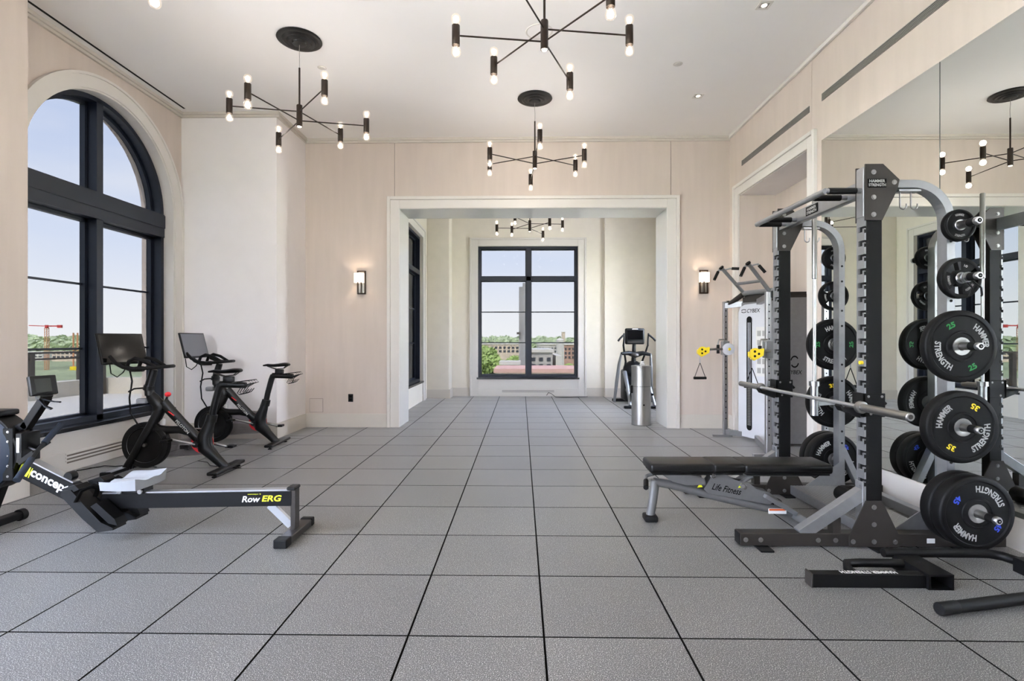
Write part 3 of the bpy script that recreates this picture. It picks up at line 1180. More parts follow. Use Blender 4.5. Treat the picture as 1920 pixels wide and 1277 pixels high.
for side, (y0, y1) in enumerate(((RN0, RN1), (RF0, RF1))):
    yo = y0 - .008 if side == 0 else y0 - .008       # plate on the camera side of each frame
    # column
    b = MB(); b.box(CX0, CX1, y0, y1, .09, 2.44, .004, 2); col = b.build('column', 'powder', rack)
    # notched hook strip on the face towards the bench
    b = MB()
    ztop = 2.08
    b.box(CX0 - .012, CX0, y0 + .002, y1 - .002, ztop - .02, 2.44)
    z = ztop - .02
    while z > .42:
        b.box(CX0 - .012, CX0, y0 + .002, y1 - .002, z - .09, z - .036)
        b.box(CX0 - .012, CX0, y0 + .002, y0 + .02, z - .036, z - .015)
        b.box(CX0 - .012, CX0, y1 - .02, y1 - .002, z - .036, z)
        z -= .09
    b.box(CX0 - .012, CX0, y0 + .002, y1 - .002, .10, z)
    b.build('notch_strip', 'silver', rack)
    # dark hook pockets seen on the column side
    for k in range(19):
        zz = 2.045 - .09 * k
        if zz < .42: break
        b = MB(); b.box(CX0 - .002, CX0 + .016, y0 - .0015, y0 + .001, zz - .012, zz + .012, .0)
        b.box(CX0 - .0135, CX0 + .004, y0 - .0015, y0 + .001, zz - .03, zz - .008)
        b.build('notch', 'slot', rack)
    # head gusset
    gp = [(2.192, 2.452), (2.305, 2.452), (2.408, 2.352), (2.396, 2.29), (2.300, 2.094), (2.192, 2.094)]
    b = MB(); b.prism(gp, y0 - .010, y0 - .001, 'xz'); b.prism(gp, y1 + .001, y1 + .010, 'xz')
    b.build('head_gusset', 'grey', rack)
    b = MB()
    for (x, z) in ((2.245, 2.40), (2.245, 2.24), (2.245, 2.13), (2.375, 2.335)):
        bolt(b, x, y0 - .010, z)
    b.build('bolt', 'steel', rack, True)
    b = MB(); b.box(CX0 - .016, CX0 - .011, y0 + .004, y1 - .004, 2.12, 2.43, .002, 1); b.build('face_plate', 'silver', rack)
    # bent rear tube and upright
    cxm = (UX0 + UX1) / 2
    pts = [(2.33, 2.328), (cxm - .235, 2.328)]
    for k in range(1, 13):
        a = PI / 2 - (PI / 2) * k / 12
        pts.append((cxm - .235 + .235 * math.cos(a), 2.328 - .235 + .235 * math.sin(a)))
    pts.append((cxm, .09))
    b = MB(); bent_tube(b, pts, .05, (y0, y1)); b.build('rear_upright', 'silver', rack, True)
    b = MB()
    for z in (1.96, 1.83, 1.58, 1.45, 1.12, .98, .55, .45):
        b.lathe([(.009, 0), (.009, .003), (0, .003)], (cxm, y0, z), (0, -1, 0), 10)
    b.build('upright_hole', 'slot', rack)
    # base rail, feet, bottom gusset
    b = MB(); b.box(1.405, 3.085, y0 - .002, y1 + .002, .012, .092, .004, 2); b.build('base_rail', 'grey', rack)
    b = MB(); b.box(1.401, 1.407, y0 + .002, y1 - .002, .016, .088); b.build('end_cap', 'rubber', rack)
    for x in (1.50, 2.22, 2.75):
        b = MB(); b.box(x, x + .085, y0 - .085, y1 - .01, 0.0, .012, .003, 1); b.build('foot_pad', 'rubber', rack)
    gq = [(2.197, .305), (2.298, .305), (2.405, .085), (2.405, .012), (2.092, .012), (2.092, .080)]
    b = MB(); b.prism(gq, y0 - .011, y0 - .003, 'xz'); b.build('base_gusset', 'grey', rack)
    b = MB()
    for (x, z) in ((2.247, .265), (2.247, .155), (2.247, .045), (2.115, .045), (2.38, .045), (1.44, .05), (1.535, .05), (1.90, .05), (2.01, .05)):
        bolt(b, x, y0 - (.011 if x > 2.05 else .002), z)
    b.build('bolt', 'steel', rack, True)
    # diagonal brace and short post
    b = MB(); b.obox((1.80, y0 + .04, .075), (2.20, y0 + .04, .345), .066, .075, bev=.003); b.build('brace', 'silver', rack)
    b = MB(); b.box(2.00, 2.05, y0 + .01, y1 - .01, .09, .19); b.build('brace_post', 'grey', rack)
    b = MB(); b.box(CX0 - .022, CX0 - .012, y0 + .002, y1 - .002, .17, .42, .002, 1)
    bolt(b, CX0 - .022, y0 + .03, .40, (-1, 0, 0)); bolt(b, CX0 - .022, y0 + .03, .21, (-1, 0, 0))
    b.build('brace_flange', 'silver', rack)
    # rear brace
    b = MB(); b.obox((UX1 - .01, y0 + .04, .40), (2.90, y0 + .04, .085), .07, .05, bev=.003); b.build('rear_brace', 'silver', rack)
    if side == 0:
        b = MB(); b.box(2.585, 2.635, y0 - .004, y0 - .0015, .035, .065); b.build('label_sticker', 'sticker', rack)

# name badge on the near gusset
b = MB(); b.box(2.205, 2.325, RN0 - .0135, RN0 - .010, 2.302, 2.357, .002, 1); badge = b.build('name_badge', 'blackprint', rack)
lettering('HAMMER', (2.265, RN0 - .0137, 2.342), (1, 0, 0), (0, 0, 1), .100, 'greyprint', badge, bold=.03, height=.019)
lettering('STRENGTH', (2.265, RN0 - .0137, 2.317), (1, 0, 0), (0, 0, 1), .108, 'greyprint', badge, bold=.03, height=.019)
# cross members
b = MB(); b.box(CX0 - .004, CX0 + .05, RN1, RF0, 2.265, 2.362, .004, 2); beam = b.build('top_beam', 'silver', rack)
b = MB(); b.box(CX0 - .008, CX0 - .003, 3.94, 4.10, 2.285, 2.35); bb2 = b.build('name_badge', 'blackprint', rack)
lettering('HAMMER', (CX0 - .0082, 4.02, 2.330), (0, -1, 0), (0, 0, 1), .125, 'greyprint', bb2, bold=.03, height=.022)
lettering('STRENGTH', (CX0 - .0082, 4.02, 2.302), (0, -1, 0), (0, 0, 1), .135, 'greyprint', bb2, bold=.03, height=.022)
RX = 1.965
b = MB(); b.tube([(RX, 3.43, 2.292), (RX, 4.42, 2.292)], .019, 14); b.build('front_grip_rail', 'silver', rack, True)
for y in (3.435, 3.60, 4.25, 4.415):
    b = MB(); b.tube([(RX, y, 2.292), (CX0 + .01, y, 2.292)], .017, 12); g = b.build('grip_bar', 'silver', rack, True)
    b = MB(); b.tube([(RX + .02, y, 2.292), (CX0 - .045, y, 2.292)], .021, 14); b.build('grip', 'rubber', g, True)
b = MB(); b.box(2.88, 2.95, RN1, RF0, .02, .09, .003, 1); b.build('rear_crossbeam', 'silver', rack)
# diamond plate platform
b = MB(); b.box(2.31, 2.70, RN1 + .002, RF0 - .002, .02, .088)
plat = b.build('platform', 'silver', rack)
b = MB()
for ix in range(13):
    for iy in range(34):
        x = 2.325 + ix * .03
        y = RN1 + .02 + iy * .031
        s_ = 1 if (ix + iy) % 2 else -1
        d = Vector((.009, .009 * s_, 0)); e = Vector((-.003 * s_, .003, 0))
        c = Vector((x, y, .088)); up = Vector((0, 0, .0028))
        b._add([c - d, c - e, c + d, c + e, c + up], [(0, 1, 4), (1, 2, 4), (2, 3, 4), (3, 0, 4)])
tp = b.build('tread_pattern', 'chrome', plat)
tp['kind'] = 'stuff'
b = MB(); b.prism([(2.43, .09), (2.72, .09), (2.72, .29)], RN1 + .002, RN1 + .010, 'xz'); b.build('side_gusset', 'silver', rack)
b = MB(); b.prism([(2.43, .09), (2.72, .09), (2.72, .29)], RF0 - .010, RF0 - .002, 'xz'); b.build('side_gusset', 'silver', rack)
b = MB(); b.box(2.296, 2.312, RN1 + .01, RF0 - .01, .018, .09, .002, 1); b.build('platform_edge', 'silver', rack)
# chain hooks below the bent tubes
for (y, xs) in ((RN0 + .04, (2.445, 2.515)), (RF0 + .04, (2.445, 2.525))):
    b = MB(); b.box(2.42, 2.56, y - .03, y + .03, 2.283, 2.296); b.build('hook_plate', 'chrome', rack)
    for x in xs:
        pts = [(x, y, 2.285), (x, y, 2.20)]
        for k in range(9):
            a = PI + PI * k / 8
            pts.append((x + .021 + .021 * math.cos(a), y, 2.195 + .021 * math.sin(a)))
        pts.append((x + .042, y, 2.21))
        b = MB(); b.tube(pts, .0048, 8); b.build('hook', 'chrome', rack, True)
# bar hooks
BX, BZ = 2.098, .915
for (y0, y1) in ((RN0, RN1), (RF0, RF1)):
    b = MB()
    b.box(CX0 - .03, CX1 + .012, y0 - .014, y0 - .004, .84, .99, .003, 1)
    b.box(CX0 - .03, CX1 + .012, y1 + .004, y1 + .014, .84, .99, .003, 1)
    b.box(CX0 - .03, CX0 - .014, y0 - .014, y1 + .014, .84, .99)
    h = b.build('bar_hook', 'powder', rack)
    ym = (y0 + y1) / 2
    hp = [(CX0 - .03, .93), (CX0 - .06, .905), (CX0 - .085, .893), (2.075, .893), (2.052, .915), (2.045, .905), (2.062, .875), (2.10, .862), (CX0 - .03, .83)]
    b = MB(); b.prism(hp, ym - .030, ym + .030, 'xz'); b.build('hook_cradle', 'rubber', h)
    b = MB(); b.cyl((CX1 + .01, ym + .01, .96), (CX1 + .055, ym + .01, .915), .011, 10); b.build('hook_handle', 'rubber', h, True)
    b = MB()
    for (x, z) in ((CX0 + .005, .97), (CX0 + .02, .86), (CX1 - .01, .97)):
        bolt(b, x, y0 - .014, z, r=.006, h=.004)
    b.build('bolt', 'steel', h)
# pop-pin
b = MB(); b.cyl((CX0 - .03, RN0 + .02, 1.185), (CX0 - .012, RN0 + .02, 1.185), .012, 10); b.build('pop_pin', 'yellow', rack, True)

# plate horns
HZ = ((2.047, 3.19), (1.716, 3.185), (1.293, 3.18), (.790, 3.18), (.290, 3.06))
HNUM = ('5', '10', '25', '35', '45')
HXC = (UX0 + UX1) / 2
for side in (0, 1):
    for (z, yt), num in zip(HZ, HNUM):
        if side == 0:
            ya, yb = RN0, yt
        else:
            ya, yb = RF1, RF1 + (RN0 - yt)
        sg = -1 if side == 0 else 1
        b = MB()
        b.lathe([(.034, 0), (.034, .012), (.0245, .016), (.0245, abs(yb - ya) - .03)], (HXC, ya, z), (0, sg, 0), 18)
        hn = b.build('plate_horn', 'steel', rack, True)
        b = MB(); b.lathe([(.0255, 0), (.0255, .045), (.018, .052)], (HXC, yb - sg * .072, z), (0, sg, 0), 18); b.build('horn_sleeve', 'rubber', hn, True)
        b = MB(); b.lathe([(.0235, 0), (.0235, .020), (.019, .026), (0, .026)], (HXC, yb - sg * .026, z), (0, sg, 0), 18)
        ec = b.build('horn_cap', 'chrome', hn, True)
        if side == 0:
            b = MB(); b.lathe([(0, .0005), (.013, .0005)], (HXC, yb, z), (0, -1, 0), 16); b.build('cap_insert', 'blackprint', hn)
            lettering(num, (HXC, yb - .001, z), (1, 0, 0), (0, 0, 1), .010 if len(num) > 1 else .006, 'white', hn, height=.008)

# vertical bar holder
VX, VY = 2.45, 4.44
b = MB(); b.lathe([(0, .70), (.030, .70), (.030, .945), (.040, .947), (.040, .985), (.018, .987)], (VX, VY, 0), n=20); b.build('bar_holder', 'chrome', rack, True)
b = MB(); b.obox((VX, VY, .80), (UX0 + .01, RF0 + .03, .80), .03, .04); b.build('holder_bracket', 'silver', rack)


# ================================================================== weight plates
def arc_text(body, R, ang, c, y, m, parent, height, inward=False, bold=.03, width=None):
    """bend print around the plate centre on the face towards -Y"""
    vs, fs = text_geo(body, 1.0, bold)
    x0, x1 = min(v.x for v in vs), max(v.x for v in vs)
    y0, y1 = min(v.y for v in vs), max(v.y for v in vs)
    s = height / (y1 - y0)
    if width: sx = width / (x1 - x0)
    else: sx = s
    out = []
    for v in vs:
        lx = (v.x - (x0 + x1) / 2) * sx
        ly = (v.y - (y0 + y1) / 2) * s
        if not inward:
            a = math.radians(ang) - lx / R
            r = R + ly
        else:
            a = math.radians(ang) + lx / R
            r = R - ly
        out.append((c[0] + r * math.cos(a), y - .0008, c[2] + r * math.sin(a)))
    b = MB(); b._add(out, fs)
    return b.build('lettering', m, parent)


def bumper(x, yfront, z, th, ang, num, colm, label):
    """full-size rubber plate, front face towards -Y"""
    t = thing('weight_plate', label, 'weight plate', (x, yfront, z - .225), 0, 'bumper plates on the rack')
    b = MB()
    b.lathe([(.055, .004), (.080, .004), (.083, -.002), (.093, -.002), (.096, .004), (.188, .006), (.194, .000), (.214, .000), (.222, .006), (.225, .014),
             (.225, th - .014), (.222, th - .006), (.214, th), (.05, th)], (x, yfront, z), (0, 1, 0), 56)
    b.build('disc', 'plate', t, True)
    b = MB(); b.lathe([(.0265, th), (.0265, .001), (.030, .0), (.0555, .0005), (.0565, .006)], (x, yfront, z), (0, 1, 0), 36); b.build('hub_ring', 'steel', t, True)
    if num:
        yt = yfront + .0035
        arc_text('HAMMER', .148, ang, (x, 0, z), yt, 'greyprint', t, .040, False, .035, .160)
        arc_text('STRENGTH', .148, ang + 180, (x, 0, z), yt, 'greyprint', t, .040, True, .035, .200)
        arc_text(num, .145, ang + 90, (x, 0, z), yt, colm, t, .036, False, .035, .052)
        arc_text(num, .145, ang - 90, (x, 0, z), yt, colm, t, .036, True, .035, .052)
    return t


bumper(HXC, 3.315, 1.291, .060, 27, '25', 'green', 'black rubber 25 plate with green numbers on the near side of the rack')
bumper(HXC, 3.305, .788, .072, 150, '35', 'yellow', 'black rubber 35 plate with yellow numbers on the near side of the rack')
bumper(HXC, 3.200, .288, .085, 236, '45', 'blue', 'black rubber 45 plate with blue numbers, front of the pair at floor level near side')
bumper(HXC, 3.287, .288, .085, 120, '', 'blue', 'black rubber 45 plate behind the front one of the pair at floor level')
FY = RF1 + .022
bumper(HXC, FY, 1.291, .060, 90, '25', 'green', 'black rubber 25 plate with green numbers on the far side of the rack')
bumper(HXC, FY, .788, .072, 8, '35', 'yellow', 'black rubber 35 plate with yellow numbers on the far side of the rack')
bumper(HXC, FY, .288, .085, 135, '45', 'blue', 'black rubber 45 plate with blue numbers, first of the far pair')
bumper(HXC, FY + .087, .288, .085, 60, '', 'blue', 'black rubber 45 plate, outermost of the pair on the far side of the rack')


def grip_plate(x, yf, z, R, th, ang, num, label):
    t = thing('grip_plate', label, 'weight plate', (x, yf, z - R), 0, 'small plates on the rack')
    b = MB()
    b.lathe([(R * .80, .003), (R * .88, .0), (R * .97, .003), (R, .010), (R, th - .010), (R * .97, th - .003), (R * .80, th)], (x, yf, z), (0, 1, 0), 44)
    b.build('rim', 'plate', t, True)
    if num == '10':
        # three spokes leave three grip openings
        b = MB()
        b.lathe([(.027, .004), (.050, .004), (.052, th - .004), (.027, th - .004)], (x, yf, z), (0, 1, 0), 32)
        for k in range(3):
            a0 = math.radians(ang + 120 * k - 34); a1 = math.radians(ang + 120 * k + 34)
            n = 10
            for i in range(n):
                t0 = a0 + (a1 - a0) * i / n; t1 = a0 + (a1 - a0) * (i + 1) / n
                q = [(x + r * math.cos(t), z + r * math.sin(t)) for r, t in ((.045, t0), (R * .86, t0), (R * .86, t1), (.045, t1))]
                b.prism(q, yf + .006, yf + th - .006, 'xz')
        b.build('web', 'plate', t, True)
        arc_text('HAMMER', R * .62, ang, (x, 0, z), yf + .006, 'greyprint', t, .016, False, .02, .060)
        arc_text(num, R * .62, ang - 120, (x, 0, z), yf + .006, 'greyprint', t, .016, False, .02, .022)
        arc_text('STRENGTH', R * .62, ang + 120, (x, 0, z), yf + .006, 'greyprint', t, .014, False, .02, .060)
    else:
        b = MB(); b.lathe([(.027, .002), (.040, .002), (.044, .006), (R * .82, .008), (R * .82, th - .006), (.027, th - .006)], (x, yf, z), (0, 1, 0), 40)
        b.build('web', 'plate', t, True)
        arc_text('HAMMER', R * .66, ang, (x, 0, z), yf + .0075, 'greyprint', t, .014, False, .02, .055)
        arc_text('STRENGTH', R * .66, ang + 180, (x, 0, z), yf + .0075, 'greyprint', t, .014, True, .02, .062)
    b = MB(); b.lathe([(.0262, th), (.0262, .0), (.033, -.001), (.036, .004)], (x, yf, z), (0, 1, 0), 28); b.build('hub_ring', 'chrome', t, True)
    return t


grip_plate(HXC, 3.315, 1.716, .128, .045, 190, '10', 'black three-spoke 10 plate on the near side of the rack')
grip_plate(HXC, 3.325, 2.047, .100, .040, 90, '5', 'small black 5 plate topmost on the near side of the rack')
grip_plate(HXC, FY, 1.716, .128, .045, 190, '10', 'black three-spoke 10 plate on the far side of the rack')
grip_plate(HXC, FY, 2.047, .100, .040, 90, '5', 'small black 5 plate topmost on the far side of the rack')
# spring collar on the near 10 horn
t = thing('spring_collar', 'chrome spring collar with black handles in front of the near 10 plate', 'collar', (HXC, 3.27, 1.68))
b = MB()
pts = []
for k in range(40):
    a = 2 * PI * k / 12
    pts.append((HXC + .029 * math.cos(a), 3.265 + .0009 * k, 1.716 + .029 * math.sin(a)))
b.tube(pts, .0028, 6); b.build('spring', 'chrome', t, True)
for (ax, yy) in ((.075, 3.262), (.035, 3.303)):
    b = MB(); b.tube([(HXC + .018, yy, 1.693), (HXC + .04 + ax * .4, yy, 1.65), (HXC + ax, yy, 1.605), (HXC + ax - .005, yy, 1.598)], .0055, 8); b.build('handle', 'rubber', t, True)


# ================================================================== barbells
def barbell_h():
    t = thing('barbell', 'chrome barbell lying across the rack hooks', 'barbell', (BX, 3.96, BZ))
    y0, y1 = 2.87, 5.06
    b = MB(); b.cyl((BX, y0 + .43, BZ), (BX, y1 - .43, BZ), .014, 16); b.build('shaft', 'alu', t, True)
    for (ya, sg) in ((y0, 1), (y1, -1)):
        b = MB(); b.lathe([(0, 0), (.020, 0), (.0245, .004), (.0245, .395), (.036, .398), (.038, .402), (.038, .424), (.036, .430), (.022, .432), (.014, .434)], (BX, ya, BZ), (0, sg, 0), 24)
        sl = b.build('sleeve', 'steel', t, True)
        b = MB(); b.lathe([(0, -.001), (.013, -.001), (.014, .0005)], (BX, ya, BZ), (0, sg, 0), 16); b.build('end_cap', 'grey', sl)
    return t


barbell_h()
t = thing('barbell', 'upright barbell standing in the holder inside the rack', 'barbell', (VX, VY, .72))
b = MB(); b.cyl((VX, VY, .72), (VX, VY, 1.85), .0125, 14); b.build('shaft', 'alu', t, True)
b = MB(); b.lathe([(.0125, 1.84), (.019, 1.845), (.019, 2.545), (.016, 2.55), (0, 2.55)], (VX, VY, 0), n=18); b.build('sleeve', 'steel', t, True)

# ================================================================== adjustable bench
BY = 3.90
bench = thing('weight_bench', 'adjustable bench with three black pads on a grey frame beside the rack', 'bench', (1.5, BY, 0))


def pad(x0, x1, y0, y1, z0, z1, name, ch0=.03, ch1=.03):
    b = MB()
    b.box(x0, x1, y0, y1, z0, z1, .022, 4)
    o = b.build(name, 'vinyl', bench, True)
    b = MB(); b.box(x0 + .02, x1 - .02, y0 + .02, y1 - .02, z0 - .012, z0 + .004); b.build('pad_board', 'dkplastic', o)
    b = MB(); b.tube([(x0 + .02, y0 - .001, z0 + .025), (x1 - .02, y0 - .001, z0 + .025)], .003, 6); b.build('piping', 'rubber', o)
    return o


pad(.925, 1.385, BY - .135, BY + .135, .375, .445, 'seat_pad')
pad(1.372, 1.605, BY - .135, BY + .135, .378, .447, 'middle_pad')
pad(1.592, 2.215, BY - .140, BY + .140, .376, .446, 'back_pad')
b = MB(); b.box(1.60, 2.16, BY - .03, BY + .03, .335, .376, .004, 1); b.build('back_support', 'benchgrey', bench)
b = MB(); b.obox((.985, BY, .368), (1.32, BY, .315), .05, .035, bev=.003); b.build('seat_support', 'benchgrey', bench)
b = MB(); b.tube([(.99, BY, .30), (.975, BY, .17), (.952, BY, .035)], [.034, .033, .031], 14, 1.0); b.build('front_leg', 'benchgrey', bench, True)
b = MB(); b.box(.905, 1.0, BY - .055, BY + .055, .0, .045, .012, 2); b.build('rubber_foot', 'rubber', bench, True)
# spine
b = MB(); b.tube([(.98, BY, .285), (1.12, BY, .262), (1.5, BY, .165), (1.86, BY, .085), (1.98, BY, .06)], [.034, .036, .036, .034, .033], 14, .9); sp = b.build('spine', 'benchgrey', bench, True)
b = MB(); b.box(1.80, 1.93, BY - .0385, BY - .036, .065, .103); lb_ = b.build('warning_label', 'sticker', sp)
b = MB(); b.box(1.806, 1.924, BY - .0395, BY - .038, .088, .101); b.build('label_band', 'orange', sp)
b = MB(); b.cyl((2.01, BY - .25, .045), (2.01, BY + .25, .045), .032, 16); b.build('rear_foot_tube', 'benchgrey', bench, True)
for sg in (-1, 1):
    b = MB(); b.lathe([(0, 0), (.036, 0), (.04, .008), (.04, .045), (.036, .05), (0, .05)], (2.01, BY + sg * .25 - (.05 if sg < 0 else 0), .045), (0, 1, 0), 18); b.build('foot_cap', 'rubber', bench, True)
# ladder gusset with name
gp = [(1.33, .245), (1.385, .33), (1.42, .37), (1.50, .345), (1.56, .31), (1.66, .29), (1.71, .245), (1.80, .225), (1.87, .17), (1.80, .135), (1.36, .215)]
for y in (BY - .048, BY + .042):
    b = MB(); b.prism(gp, y, y + .006, 'xz'); ga = b.build('ladder_plate', 'benchgrey', bench)
    if y < BY:
        lettering('Life Fitness', (1.495, y - .0005, .246), (1, 0, -.20), (.20, 0, 1), .215, 'blackprint', ga, bold=.015, shear=.35, height=.048)
        for (x, z) in ((1.62, .265), (1.395, .345), (1.145, .325)):
            b = MB(); b.lathe([(.021, 0), (.021, .006), (.014, .010), (.012, .007), (0, .007)], (x, y, z), (0, -1, 0), 16)
            b.build('pivot_bolt', 'steel', bench, True)
        for x in (1.30, 1.595):
            b = MB(); b._add([(x - .02, y - .002, .255), (x + .02, y - .002, .262), (x + .002, y - .002, .292)], [(0, 1, 2)]); b.build('warning_triangle', 'lime', ga)
hp = [(1.02, .355), (1.10, .365), (1.21, .355), (1.33, .325), (1.34, .28), (1.20, .275), (1.10, .30)]
for y in (BY - .06, BY + .054):
    b = MB(); b.prism(hp, y, y + .006, 'xz'); b.build('seat_bracket', 'benchgrey', bench)
b = MB(); b.tube([(.985, BY, .345), (.93, BY, .33), (.915, BY - .01, .325), (.90, BY - .10, .305), (.885, BY - .16, .292)], .013, 10); hd = b.build('lift_handle', 'benchgrey', bench, True)
b = MB(); b.cyl((.905, BY - .07, .31), (.88, BY - .175, .289), .018, 12); b.build('handle_grip', 'rubber', hd, True)
b = MB(); b.tube([(1.70, BY, .33), (1.60, BY, .27), (1.52, BY, .20)], .016, 10); b.build('adjust_strut', 'silver', bench, True)
b = MB(); b.cyl((1.60, BY - .08, .275), (1.60, BY + .08, .275), .014, 12); b.build('adjust_pin', 'chrome', bench, True)
b = MB(); b.obox((1.76, BY - .06, .205), (1.985, BY - .06, .075), .05, .03, bev=.004); b.build('rear_link', 'silver', bench)
b = MB(); b.obox((1.76, BY + .06, .205), (1.985, BY + .06, .075), .05, .03, bev=.004); b.build('rear_link', 'silver', bench)
# dark roller on the rack platform
o = MB().lathe([(0, 0), (.02, 0), (.05, .001), (.056, .006), (.056, .40), (.05, .406), (.02, .407), (0, .407)], (2.475, 3.72, .146), (0, 1, 0), 24).build('black_roller', 'rubber', None, True)
tag(o, 'black roller lying on the rack platform behind the bench', 'roller')

# ================================================================== dip attachment on the floor
dip = thing('dip_attachment', 'black dip bar attachment lying on the floor at the lower right', 'gym attachment', (2.2, 2.95, 0))
b = MB(); b.box(1.565, 2.165, 2.853, 2.91, .0, .072, .003, 1); mt_ = b.build('mounting_tube', 'powder', dip)
b = MB(); b.box(1.556, 1.566, 2.848, 2.915, .0, .078, .003, 1); b.build('end_plate', 'grey', dip)
lettering('HAMMER STRENGTH', (1.88, 2.883, .0722), (-1, 0, 0), (0, -1, 0), .30, 'white', mt_, bold=.03, height=.034)
b = MB()
for (x0, x1, z0, z1) in ((2.166, 2.178, 0, .082), (2.288, 2.30, 0, .082), (2.178, 2.288, 0, .010), (2.178, 2.288, .072, .082)):
    b.box(x0, x1, 2.835, 3.11, z0, z1)
b.build('socket_tube', 'powder', dip)
b = MB(); b.lathe([(0, .0006), (.018, .0006)], (2.233, 2.99, .082), (0, 0, 1), 14); b.build('pin_hole', 'slot', dip)
b = MB(); b.tube([(1.84, 2.93, .02), (1.83, 2.98, .05), (1.85, 3.02, .062), (1.93, 3.03, .062), (2.18, 3.03, .06)], .024, 12); b.build('stabilizer_tube', 'powder', dip, True)
pts = [(2.12, 3.12, .085), (2.6, 3.12, .085), (2.72, 3.115, .085), (2.775, 3.08, .084), (2.80, 3.02, .082), (2.80, 2.98, .08)]
b = MB(); b.tube(pts, .026, 14); b.build('handle_bar', 'powder', dip, True)
b = MB(); b.box(2.755, 2.90, 2.93, 3.0, .035, .115, .004, 1); b.build('junction_block', 'powder', dip)
b = MB(); b.tube([(2.84, 2.95, .075), (2.835, 2.85, .06), (2.77, 2.765, .045), (2.68, 2.72, .036), (2.60, 2.70, .034), (2.02, 2.575, .032)], .029, 14); hb = b.build('handle_bar', 'powder', dip, True)
b = MB(); b.lathe([(.0305, 0), (.0305, .10), (.029, .104)], (2.017, 2.5743, .032), (.97, .22, 0), 16); b.lathe([(0, -.002), (.026, -.002), (.0305, .002)], (2.017, 2.5743, .032), (.97, .22, 0), 16)
b.build('grip_end', 'rubber', hb, True)

# ================================================================== cable machine
cm = thing('cable_machine', 'white and silver dual pulley cable machine in front of the alcove', 'gym machine', (3.2, 6.9, 0))
poly = [(2.955, 7.16), (3.185, 6.74), (3.235, 6.665), (3.60, 6.60), (3.62, 7.30), (3.10, 7.34)]
# keep inside the alcove / room
poly = [(2.955, 7.155), (3.175, 6.745), (3.225, 6.67), (3.58, 6.61), (3.60, 7.25), (3.05, 7.33)]
b = MB(); b.prism(poly, .03, 1.83, 'xy'); b.build('tower', 'silver', cm)
# front shroud with weight-stack window
f0, f1 = Vector((2.955, 7.155, 0)), Vector((3.175, 6.745, 0))
fx = (f1 - f0).normalized()
fnm = Vector((fx.y, -fx.x, 0))
if fnm.y > 0: fnm = -fnm
fl = (f1 - f0).length


def FP(s, z, d=0.0):
    p = f0 + fx * s + fnm * d
    return (p.x, p.y, z)


b = MB()
prof = [(0.0, .05), (fl, .03), (fl, 1.80), (fl * .8, 1.815), (.10, 1.80), (.03, 1.77), (0.0, 1.70)]
vs = [FP(s, z, .030) for s, z in prof] + [FP(s, z, 0.0) for s, z in prof]
n = len(prof)
b._add(vs, [tuple(range(n)), tuple(reversed(range(n, 2 * n)))] + [(i, (i + 1) % n, n + (i + 1) % n, n + i) for i in range(n)])
shr = b.build('front_shroud', 'silverw', cm)
# stack window (rounded slot)
sl = []
cs, hw = .17, .042
for k in range(13):
    a = PI * k / 12
    sl.append((cs + hw * math.cos(a), 1.60 + hw * math.sin(a)))
for k in range(13):
    a = PI + PI * k / 12
    sl.append((cs + hw * math.cos(a), .18 + hw * math.sin(a)))
b = MB(); b._add([FP(s, z, .0315) for s, z in sl], [tuple(range(len(sl)))]); b.build('stack_window', 'dkplastic', cm)
for k in range(24):
    z = .205 + k * .0215
    b = MB(); b._add([FP(cs - .026, z, .034), FP(cs + .026, z, .034), FP(cs + .026, z + .016, .034), FP(cs - .026, z + .016, .034),
                      FP(cs - .026, z, .0317), FP(cs + .026, z, .0317), FP(cs + .026, z + .016, .0317), FP(cs - .026, z + .016, .0317)],
                     [(0, 1, 2, 3), (4, 7, 6, 5), (0, 4, 5, 1), (1, 5, 6, 2), (2, 6, 7, 3), (3, 7, 4, 0)]); b.build('stack_plate', 'steel', cm)
b = MB(); b.cyl(FP(cs - .014, .72, .034), FP(cs - .014, 1.56, .034), .006, 8); b.cyl(FP(cs + .014, .72, .034), FP(cs + .014, 1.56, .034), .006, 8); b.build('guide_rod', 'chrome', cm)
b = MB(); b.lathe([(0, .016), (.017, .014), (.019, 0)], FP(cs, .745, .034), fnm, 14); b.build('stack_pin', 'yellow', cm, True)
# instruction placard
b = MB(); b._add([FP(.27, .86, .0312), FP(.43, .86, .0312), FP(.43, 1.50, .0312), FP(.27, 1.50, .0312)], [(0, 1, 2, 3)]); pl = b.build('instruction_placard', 'sticker', cm)
for k in range(5):
    z = .90 + k * .12
    for s_ in (.29, .365):
        b = MB(); b._add([FP(s_, z, .0318), FP(s_ + .055, z, .0318), FP(s_ + .055, z + .07, .0318), FP(s_, z + .07, .0318)], [(0, 1, 2, 3)]); b.build('diagram', 'greyprint', pl)
lettering('CYBEX', FP(.235, 1.715, .0312), fx, (0, 0, 1), .20, 'blackprint', shr, bold=.01, shear=.2, height=.05)
b = MB()
for (r0, r1, a0) in ((.020, .030, .4), (.020, .030, 3.5)):
    for k in range(10):
        t0 = a0 + 2.4 * k / 10; t1 = a0 + 2.4 * (k + 1) / 10
        b._add([FP(.085 + 1.5 * r * math.cos(t), 1.715 + .8 * r * math.sin(t), .0314) for r, t in ((r0, t0), (r1, t0), (r1, t1), (r0, t1))], [(0, 1, 2, 3)])
b.build('emblem', 'blackprint', shr)
